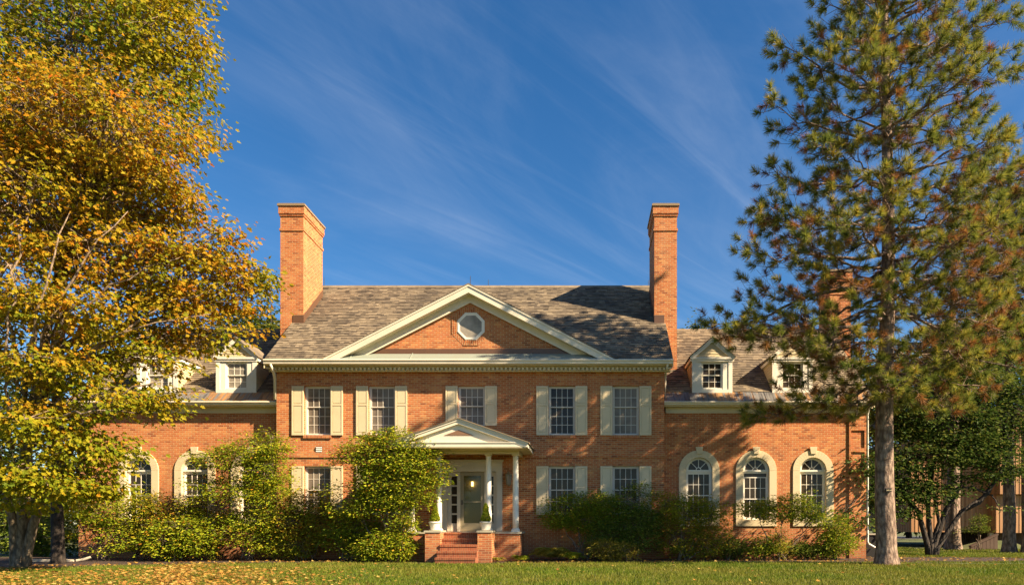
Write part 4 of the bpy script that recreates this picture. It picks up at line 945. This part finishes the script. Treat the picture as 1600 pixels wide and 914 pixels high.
# ------------------------------------------------------------------ shrubs along the house
G_LIT = leaf_mat('bright_shrub_leaf', [(0, (.12, .185, .012)), (.4, (.215, .275, .016)), (.75, (.34, .355, .022)), (.93, (.46, .38, .025)), (1, (.42, .16, .02))], .3, rough=.4)
G_MID = leaf_mat('mid_shrub_leaf', [(0, (.11, .18, .014)), (.5, (.21, .28, .02)), (.85, (.34, .35, .025)), (1, (.48, .32, .03))], .3, rough=.42)
G_RUST = leaf_mat('rusty_shrub_leaf', [(0, (.13, .16, .015)), (.4, (.25, .25, .02)), (.65, (.36, .29, .022)), (.82, (.46, .22, .03)), (1, (.42, .11, .025))], .3, [(0, (.15, .20, .014)), (.6, (.29, .32, .02)), (1, (.44, .36, .025))], .8)
G_YEL = leaf_mat('yellow_shrub_leaf', [(0, (.16, .16, .02)), (.5, (.28, .24, .03)), (1, (.40, .28, .04))], .35)
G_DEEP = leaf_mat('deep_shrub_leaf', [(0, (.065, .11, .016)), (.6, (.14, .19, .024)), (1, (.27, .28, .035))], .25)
def shrub(label, ells, d, n, per, size, mat, base, seed, stems=7, gap=-.8, spread=.13, shape=SH_OVAL, group=None, flat=.45, name='shrub', cat='shrub', gs=1.6, sr=.022, shell=.55):
    r = np.random.default_rng(seed); e = ellipsoids(ells, d, .75); b = px(base[0], base[1], d); b.z = 0
    t = thing(name, label, cat, b, group); P, D, I = sample(e, int(n * 1.8), r, shell, gap + .20, gs, seed); size *= 1.06
    mbs = MB(); fk = []
    for k in range(stems):
        c, rad = e[k % len(e)]; q = np.array([b.x + r.normal() * .12, b.y + r.normal() * .10, -.03]); tgt = c + r.normal(size=3) * rad * .3; top = q + (tgt - q) * .62
        mbs.tube(wob(bez(q, q + (top - q) * .5 + np.array([r.normal() * .08, 0, .12]), top, 6), .02, r), np.linspace(sr * r.uniform(.8, 1.3), sr * .6, 6), 6); fk.append((top, sr))
    limbs_to(mbs, fk, e, P, I, r, sr, .25, .007, 5); mbs.build('stems', TWIG, t, smooth=True)
    spray_leaves('foliage', P, D, per, spread * 1.15, size, shape, mat, t, r, flat * .65, .8, .02); return t
SG = 'shrubs planted along the front of the house'
shrub('yellow-green rounded shrub just right of the maple trunks', [(160, 800, 50, 32), (130, 825, 42, 34), (180, 840, 42, 30), (120, 790, 40, 25)], 24.0, 620, 10, .085, G_LIT, (160, 876), 31, gap=-.7, group=SG)
shrub('rusty-tinged shrub with bare lower stems below the leftmost arched window', [(225, 795, 48, 26), (265, 790, 50, 26), (240, 822, 58, 24), (300, 800, 32, 28)], 24.3, 620, 10, .08, G_RUST, (215, 874), 32, 10, -.7, group=SG)
shrub('dense low rhododendron with pale green lower leaves below the second arched window', [(265, 845, 48, 24), (305, 850, 36, 20), (290, 828, 40, 22)], 23.6, 420, 10, .10, G_LIT, (275, 876), 33, 6, -.75, group=SG)
shrub('tall tiered green shrub against the corner of the left wing and main block', [(395, 702, 50, 26), (425, 690, 28, 18), (345, 722, 48, 22), (420, 735, 38, 26), (320, 748, 34, 20), (375, 765, 60, 24), (425, 775, 34, 22), (345, 795, 58, 26), (400, 808, 48, 26), (360, 835, 44, 22), (412, 842, 36, 22)], 23.9, 1950, 10, .085, G_LIT, (385, 876), 34, 12, -.5, group=SG, gs=2.0)
shrub('red-flecked bushy shrub below the lower left shuttered window', [(480, 790, 48, 26), (455, 815, 44, 30), (500, 815, 34, 30), (465, 850, 46, 22)], 24.0, 800, 10, .075, G_RUST, (475, 876), 35, 8, -.7, group=SG)
shrub('big round bright green shrub hiding the left porch column', [(600, 712, 62, 36), (558, 722, 36, 28), (646, 716, 42, 34), (675, 738, 26, 24), (590, 752, 60, 30), (545, 765, 30, 30), (640, 765, 42, 28), (606, 690, 40, 20), (600, 785, 52, 20), (560, 795, 34, 18), (650, 700, 30, 20), (535, 790, 24, 20)], 23.0, 2000, 10, .085, G_LIT, (612, 878), 36, 9, -.62, group=SG, gs=1.8, sr=.03)
shrub('small bright leafy shrub at the foot of the big round bush', [(612, 850, 32, 24), (632, 832, 16, 34), (590, 858, 30, 17)], 22.75, 400, 10, .085, G_LIT, (610, 879), 37, 5, -.8, group=SG)
shrub('sprawling dull green shrub between the red-flecked and the big round bush', [(545, 850, 36, 20), (528, 828, 32, 30), (560, 825, 36, 30), (585, 845, 26, 24)], 23.7, 520, 10, .085, G_MID, (540, 877), 38, 6, -.6, group=SG)
shrub('spreading green shrub below the first lower window right of the porch', [(895, 795, 40, 24), (928, 785, 34, 20), (875, 812, 28, 14), (915, 815, 42, 18), (950, 800, 26, 26)], 24.1, 760, 10, .075, G_MID, (912, 874), 39, 8, -.6, group=SG)
shrub('dark green upright shrub below the last lower shuttered window', [(985, 785, 30, 24), (1000, 765, 16, 14), (985, 825, 48, 30), (950, 840, 34, 30), (1015, 825, 32, 30)], 24.0, 900, 10, .075, G_DEEP, (985, 876), 40, 8, -.65, group=SG)
shrub('low yellowing shrub at the front of the dark upright shrub', [(950, 858, 24, 18), (972, 862, 20, 14)], 23.1, 170, 10, .07, G_YEL, (958, 878), 41, 5, -.8, group=SG)
shrub('broad reddish-brown shrub left of and below the first right arched window', [(1040, 790, 34, 22), (1075, 800, 40, 26), (1110, 812, 28, 34), (1060, 835, 44, 32), (1100, 848, 36, 24)], 24.1, 1000, 10, .075, G_RUST, (1070, 876), 42, 12, -.55, group=SG, gs=2.1)
shrub('leggy open shrub with dark crooked stems below the middle right arched window', [(1180, 796, 32, 14), (1205, 790, 20, 12), (1240, 788, 30, 16), (1262, 800, 24, 13), (1222, 808, 30, 9), (1275, 812, 20, 8)], 24.3, 400, 10, .075, G_MID, (1222, 862), 43, 7, -.55, group=SG, flat=.35)
shrub('upright bushy green shrub by the right end of the house', [(1304, 828, 20, 22), (1312, 852, 24, 20), (1296, 850, 18, 20)], 24.5, 340, 10, .075, G_MID, (1305, 873), 44, 6, -.8, group=SG)
shrub('small glossy low shrub right of the reddish-brown shrub', [(1198, 852, 22, 14), (1185, 860, 14, 9)], 24.1, 170, 9, .08, G_MID, (1195, 872), 45, 5, -.9, group=SG)
shrub('narrow yellow sapling beside the leggy shrub', [(1216, 845, 8, 22), (1220, 858, 9, 12)], 24.0, 80, 9, .07, G_YEL, (1217, 872), 46, 4, -.9, group=SG)
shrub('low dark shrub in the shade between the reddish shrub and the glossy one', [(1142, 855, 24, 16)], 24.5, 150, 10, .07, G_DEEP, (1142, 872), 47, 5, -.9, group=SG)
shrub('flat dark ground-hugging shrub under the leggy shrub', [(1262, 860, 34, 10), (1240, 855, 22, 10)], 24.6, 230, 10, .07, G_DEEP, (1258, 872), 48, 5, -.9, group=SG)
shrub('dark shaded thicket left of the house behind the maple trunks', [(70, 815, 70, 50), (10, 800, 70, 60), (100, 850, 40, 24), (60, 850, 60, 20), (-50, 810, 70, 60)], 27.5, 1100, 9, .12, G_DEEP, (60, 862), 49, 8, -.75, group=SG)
shrub('tiny rounded dark evergreen at the wooden house by the far lawn', [(1531, 811, 7, 6), (1528, 821, 10, 5), (1525, 828, 20, 4)], 33, 90, 8, .08, G_DEEP, (1530, 838), 50, 4, -1.2, group=SG)

# ferns right of the steps
def fern(label, x, y, d, rad, nf, seed, mat):
    r = np.random.default_rng(seed); b = px(x, y, d); b.z = 0; t = thing('fern', label, 'fern', b, 'yellowing ferns right of the front steps'); P, T, N, S = [], [], [], []
    for k in range(nf):
        a = r.uniform(0, 6.28); L_ = rad * r.uniform(.7, 1.15); h = rad * r.uniform(.55, .95)
        path = bez((b.x, b.y, 0), (b.x + .35 * L_ * math.cos(a), b.y + .25 * L_ * math.sin(a), h), (b.x + L_ * math.cos(a), b.y + .7 * L_ * math.sin(a), h * .35), 14)
        for i in range(2, 14):
            p = np.array(path[i]); tg_ = norm((p - np.array(path[i - 1]))[None])[0]; sd_ = norm(np.cross(tg_, [0, 0, 1.])[None])[0]
            for s in (-1, 1): P.append(p); T.append(sd_ * s + tg_ * .45); N.append(np.cross(sd_, tg_) + r.normal(size=3) * .2); S.append(rad * .36 * math.sin(math.pi * (i / 14) ** .7) + .02)
    leaf_mesh('fronds', np.array(P), np.array(T), np.array(N), np.array(S), (np.array([(0, 0), (.4, .11), (1, 0), (.4, -.11)]), [[0, 3, 2, 1]]), mat, t, .1, .25)
fern('small fern at the foot of the right stair pier', 776, 877, 22.9, .30, 16, 61, G_YEL)
fern('medium fern by the right corner of the porch base', 814, 876, 23.2, .42, 20, 62, G_LIT)
fern('large spreading fern with yellow fronds right of the porch', 862, 876, 23.6, .82, 46, 63, G_YEL)
fern('green fern close to the spreading shrub, rightmost of the ferns', 893, 877, 23.5, .55, 26, 64, G_LIT)

# potted evergreens on the stair piers
def pot(label, xc, mat, wide, seed):
    r = np.random.default_rng(seed); y, z0 = 22.95, 1.036; t = thing('potted_evergreen', label, 'potted plant', (xc, y, z0), 'potted evergreens flanking the steps')
    MB().lathe(xc, y, [(.135, z0 + .022), (.142, z0 + .04), (.17, z0 + .20), (.178, z0 + .235), (.20, z0 + .24), (.202, z0 + .285), (.185, z0 + .288), (.178, z0 + .25)], 32).build('pot', POTM, t, smooth=True)
    MB().lathe(xc, y, [(.17, z0 + .0), (.195, z0 + .016), (.19, z0 + .021)], 28).build('saucer', POTM, t)
    MB().lathe(xc, y, [(.175, z0 + .255), (.01, z0 + .262)], 20).build('soil', SOIL, t)
    n = 2600; h = r.random(n) ** 1.15; a = r.uniform(0, 6.28, n); pr_ = wide * (1 - h) ** .62 * (.86 + .14 * np.sin(h * 9)) * r.uniform(.72, 1.08, n) * np.clip(.6 + h * 5, 0, 1)
    P = np.stack([xc + pr_ * np.cos(a), y + pr_ * np.sin(a), z0 + .28 + h * .58], 1); N = np.stack([np.cos(a), np.sin(a), .3 + 0 * a], 1) + r.normal(size=(n, 3)) * .5; T = np.stack([.5 * np.cos(a), .5 * np.sin(a), .9 + 0 * a], 1) + r.normal(size=(n, 3)) * .5
    leaf_mesh('foliage', P, T, N, r.uniform(.03, .055, n), SH_OVAL, mat, t)
    MB().tube([(xc, y, z0 + .25), (xc, y, z0 + .7)], [.02, .008], 8).build('stem', TWIG, t)
pot('yellow-green cone-shaped evergreen in a cream pot, on the left stair pier', -4.87, G_LIT, .17, 71)
pot('dark green cone-shaped evergreen in a cream pot, on the right stair pier', -3.21, G_MID, .175, 72)

# ------------------------------------------------------------------ wooden house, background trees
def wood_mat():
    m, n, l, b = new_mat('vertical_siding'); p = worldpos(n); mp = n.new('ShaderNodeMapping'); mp.inputs['Scale'].default_value = (6, 6, .15); l.new(p, mp.inputs[0])
    v = noise_tex(n, l, mp.outputs[0], 1.2, 4, .6); c = mixc(n, l, (.32, .155, .065), (.50, .28, .13), maprange(n, l, v.outputs[0], .35, .65, 0, 1))
    l.new(c, b.inputs['Base Color']); b.inputs['Roughness'].default_value = .8; return m
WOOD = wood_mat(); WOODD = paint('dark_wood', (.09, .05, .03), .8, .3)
xw, yw = PX(1556, 36), 36.0
wh = thing('wooden_house', 'brown vertical-boarded modern house overhanging its lower storey, behind the pines', 'house', (xw + 4, 41, 0))
def boards(mb, x0, x1, y0, y1, z0, z1, step=.2):
    mb.box(x0, x1, y0, y1, z0, z1)
    x = x0
    while x < x1: mb.box(x, x + .03, y0 - .02, y0 - .001, z0 + .001, z1 - .001); x += step
    y = y0
    while y < y1: mb.box(x0 - .02, x0 - .001, y, y + .03, z0 + .001, z1 - .001); y += step
m = MB(); boards(m, xw, xw + 9, yw, yw + 9, PZ(832, 36), PZ(773, 36)); m.build('upper_wall', WOOD, wh)
m = MB(); boards(m, xw - .0, xw + 9.4, yw - .35, yw + 9, PZ(772, 36), 6.8); m.build('overhanging_storey', WOOD, wh)
m = MB(); boards(m, xw - 4.0, xw - .02, yw + .7, yw + 9, PZ(831, 36), 5.6); m.build('side_wing', WOOD, wh)
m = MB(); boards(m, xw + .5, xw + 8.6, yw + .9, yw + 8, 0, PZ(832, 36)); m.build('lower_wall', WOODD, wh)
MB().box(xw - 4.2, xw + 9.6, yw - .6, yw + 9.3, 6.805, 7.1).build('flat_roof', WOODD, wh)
MB().box(xw - .14, xw + .06, yw + .3, yw + .5, 0, PZ(832, 36)).build('post', paint('weathered_post', (.45, .38, .26)), wh)
rw = MB(); x0, x1 = PX(1517, 34), PX(1550, 34.5)
for k in range(7):
    a, b = x0 + (x1 - x0) * k / 7, x0 + (x1 - x0) * (k + 1) / 7 - .015; rw.prism([(a, 0), (b, 0), (b, .12 + .085 * (k + 1)), (a, .12 + .085 * k)], 'y', 34.0, 34.15)
rw.prism([(x0, .12), (x1, .715), (x1, .79), (x0, .20)], 'y', 33.95, 34.2); tag(rw.build('retaining_wall', WOODD, loc=(x0, 34, 0)), 'low sloping timber retaining wall beside the wooden house', 'wall')
mnd = MB()
for i in range(16):
    for j in range(8):
        def hz(i, j): u, v = i / 16, j / 8; return .004 + .42 * math.sin(min(u * 1.25, 1) * math.pi / 2) ** 2 * math.sin(min(v * 1.6, 1) * math.pi / 2) * (1 - max(0, u - .8) * 1.5)
        def pp(i, j): return (PX(1490, 35) + 3.2 * i / 16, 34.2 + 1.9 * j / 8, hz(i, j))
        mnd.face([pp(i, j), pp(i + 1, j), pp(i + 1, j + 1), pp(i, j + 1)])
structure('grass_bank', mnd, bpy.data.materials['lawn'])
# pale edging stones and a stub of drain pipe left of the house
for lab, xa, xb, yy in (('long pale edging stone lying left of the dark maple trunk', 40, 84, 23.2), ('short pale edging stone lying right of the dark maple trunk', 99, 111, 23.2)):
    a, b = PX(xa, yy), PX(xb, yy); s_ = MB().prism([(a, 0), (b, 0), (b - .01, .07), (a + .03, .085)], 'y', yy, yy + .16); tag(s_.build('edging_stone', CONC, loc=((a + b) / 2, yy, 0), bevel=.01), lab, 'edging stone', 'edging stones by the bed')
a = px(119, 880, 23.0); tag(MB().tube([(a.x, 23.0, .05), (a.x + .18, 23.1, .09), (a.x + .34, 23.2, .16)], [.045, .045, .04], 10).build('drain_pipe', CONC, loc=(a.x, 23, 0)), 'short pale drain pipe on the mulch by the left end of the house', 'pipe')
# dark cellar hatch beside the right corner
ac = thing('cellar_hatch', 'dark box with a pale top rail at the right corner behind the pine', 'hatch', (WR + .55, 26.6, 0))
MB().box(WR + .12, WR + 1.1, 26.3, 27.2, 0, .84).build('body', DARK, ac); MB().box(WR + .08, WR + 1.14, 26.26, 27.24, .841, .895).build('top_rail', CONC, ac)

G_BACK = leaf_mat('background_leaf', [(0, (.05, .08, .014)), (.5, (.11, .14, .02)), (.85, (.20, .19, .025)), (1, (.30, .20, .03))], .4)
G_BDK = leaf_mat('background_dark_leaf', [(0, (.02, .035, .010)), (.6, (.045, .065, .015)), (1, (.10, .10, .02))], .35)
def backtree(label, ells, d, base, n, mat, seed, size=.3, spread=.45, gap=-.7):
    r = np.random.default_rng(seed); e = ellipsoids(ells, d, 1.); b = px(base, VY + 20, d); b.z = 0; t = thing('background_tree', label, 'tree', b, 'trees behind the house')
    P, D, I = sample(e, n, r, .5, gap, .6, seed); top = min(e, key=lambda q: abs(q[0][0] - b.x))[0]; mbs = MB()
    mbs.tube([(b.x, d, -.1), (b.x, d, top[2] * .3), (b.x * .6 + top[0] * .4, d, top[2] * .7), tuple(top)], [.3, .24, .18, .1], 8); mbs.build('trunk', DBARK, t, smooth=True)
    bb = MB(); limbs_to(bb, [(Vector((b.x, d, top[2] * .45)), .2), (Vector((b.x * .7 + top[0] * .3, d, top[2] * .6)), .15)], e, P, I, r, .1, .1, .03); bb.build('branches', DBARK, t, smooth=True)
    spray_leaves('crown', P, D, 9, spread, size, SH_OVAL, mat, t, r, .5, .7, .2, False)
backtree('yellow-green tree showing behind the left chimney', [(415, 500, 40, 35), (390, 520, 50, 40), (425, 475, 18, 18), (350, 560, 60, 60)], 44, 390, 900, G_BACK, 81)
backtree('narrow tree tip rising above the right wing roof', [(1086, 503, 5, 16), (1096, 515, 8, 9), (1082, 530, 16, 16), (1056, 528, 4, 5), (1090, 570, 22, 40)], 46, 1088, 300, G_BACK, 82, .22, .25, -1.2)
backtree('light green tree seen past the small right chimney', [(1355, 570, 32, 32), (1380, 620, 55, 60), (1340, 600, 40, 40)], 46, 1370, 800, G_BACK, 83)
backtree('dark tree filling the gap beside the wooden house', [(1400, 740, 70, 70), (1450, 700, 80, 80), (1370, 780, 40, 40), (1420, 800, 60, 24), (1480, 790, 60, 30), (1400, 805, 50, 20)], 62, 1420, 1500, G_BDK, 84, .45, .7)
backtree('dark tree behind the wooden house at the right edge', [(1520, 640, 80, 90), (1600, 600, 90, 120), (1560, 530, 70, 70), (1610, 480, 60, 70), (1470, 580, 50, 50)], 52, 1560, 1300, G_BDK, 85, .4, .6)
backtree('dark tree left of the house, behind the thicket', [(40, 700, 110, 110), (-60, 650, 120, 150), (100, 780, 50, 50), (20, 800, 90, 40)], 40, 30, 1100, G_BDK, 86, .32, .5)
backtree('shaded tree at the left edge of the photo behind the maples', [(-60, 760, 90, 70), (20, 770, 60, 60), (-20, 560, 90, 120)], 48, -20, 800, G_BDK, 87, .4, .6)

# ------------------------------------------------------------------ grass and fallen leaves
def grass():
    r = np.random.default_rng(91); n = 230000
    d = 13.0 + 15.0 * r.random(n) ** 1.15; x = PX(-40, 1) * d + (PX(1640, 1) - PX(-40, 1)) * d * r.random(n)
    edge = np.interp(x, np.linspace(-26, 14, 400), [lawn_edge(q) for q in np.linspace(-26, 14, 400)]); e = edge + r.normal(size=n) * .05
    ok = (d < e) | ((x > 10.9) & (d > 22.5)); bed = ((x - 12.8) / 3.0) ** 2 + ((d - 25.0) / 2.05) ** 2 < 1; ok &= ~bed
    x, d = x[ok], d[ok]; m2 = 60000; d2 = r.uniform(26, 62, m2); x2 = 11.2 + (PX(1640, 1) * d2 - 11.2) * r.random(m2)
    x, d = np.concatenate([x, x2]), np.concatenate([d, d2]); bank = (x > PX(1490, 35)) & (x < PX(1490, 35) + 3.2) & (d > 34.2) & (d < 36.1); hs2 = (x > xw - 4.2) & (d > 35.5) | (d > 57.5); x, d = x[~(bank | hs2)], d[~(bank | hs2)]
    n = len(x); h = r.uniform(.035, .085, n); a = r.uniform(0, 6.28, n); wv = r.uniform(.006, .011, n) * (d / 16)
    B = np.stack([x, d, 0 * x], 1); s = np.stack([np.cos(a), np.sin(a), 0 * a], 1) * wv[:, None]; t = B + np.stack([r.normal(size=n) * .025, r.normal(size=n) * .025, h], 1)
    V = np.stack([B - s, B + s, t], 1).reshape(-1, 3)
    m = leaf_mat('grass_blade', [(0, (.06, .11, .010)), (.5, (.11, .17, .014)), (.85, (.18, .21, .022)), (1, (.28, .25, .07))], .35, [(0, (.11, .12, .014)), (.6, (.20, .20, .025)), (1, (.30, .26, .07))], .3)
    o = np_mesh('grass', V, np.arange(3 * n), np.full(n, 3), m); o['kind'] = 'stuff'
grass()
def litter(name, n, fx, mat, seed, z0, size):
    r = np.random.default_rng(seed); P = fx(r, n); n = len(P); P[:, 2] = z0 + r.uniform(0, .03, n)
    N = np.array([0, 0, 1.]) + r.normal(size=(n, 3)) * .38; a = r.uniform(0, 6.28, n); T = np.stack([np.cos(a), np.sin(a), 0 * a], 1)
    o = leaf_mesh(name, P, T, N, size * r.uniform(.6, 1.2, n), SH_MAPLE, mat, None, .3, -.15); o['kind'] = 'stuff'
G_FALL = leaf_mat('fallen_leaf', [(0, (.18, .075, .022)), (.3, (.34, .165, .035)), (.6, (.43, .255, .05)), (.85, (.46, .32, .10)), (1, (.26, .10, .025))], .2)
def fx(r, n):
    d = 13.2 + 9.5 * r.random(n) ** 1.2; xp = np.concatenate([r.uniform(-60, 300, n // 2), 240 + np.abs(r.normal(size=n - n // 2)) * 140]); r.shuffle(xp); x = PX(xp, d)
    P = np.stack([x, d, 0 * d], 1); keep = (pnoise(P, .5, 4) + .9 * (16.5 - d) / 3 > -.75); return P[keep]
litter('fallen_leaves', 8200, fx, G_FALL, 92, .03, .078)
def fx2(r, n):
    x = r.uniform(-23, 10.5, n); d = np.array([lawn_edge(q) for q in x]) + np.abs(r.normal(size=n)) * .9; a = r.uniform(0, 6.28, 260); q = r.random(260) ** .5; tb2 = np.stack([12.8 + 2.9 * q * np.cos(a), 25 + 2 * q * np.sin(a), 0 * a], 1)
    return np.concatenate([np.stack([x, d, 0 * x], 1)[(d < 24.6) & ~((x > -6) & (x < -2.1) & (d > 21.9))], tb2])
litter('bed_litter', 1500, fx2, G_FALL, 93, .012, .09)
def fx3(r, n):
    d = r.uniform(13.5, 22, n); return np.stack([PX(r.uniform(450, 1600, n), d), d, 0 * d], 1)
litter('stray_leaves', 110, fx3, G_FALL, 94, .05, .085)
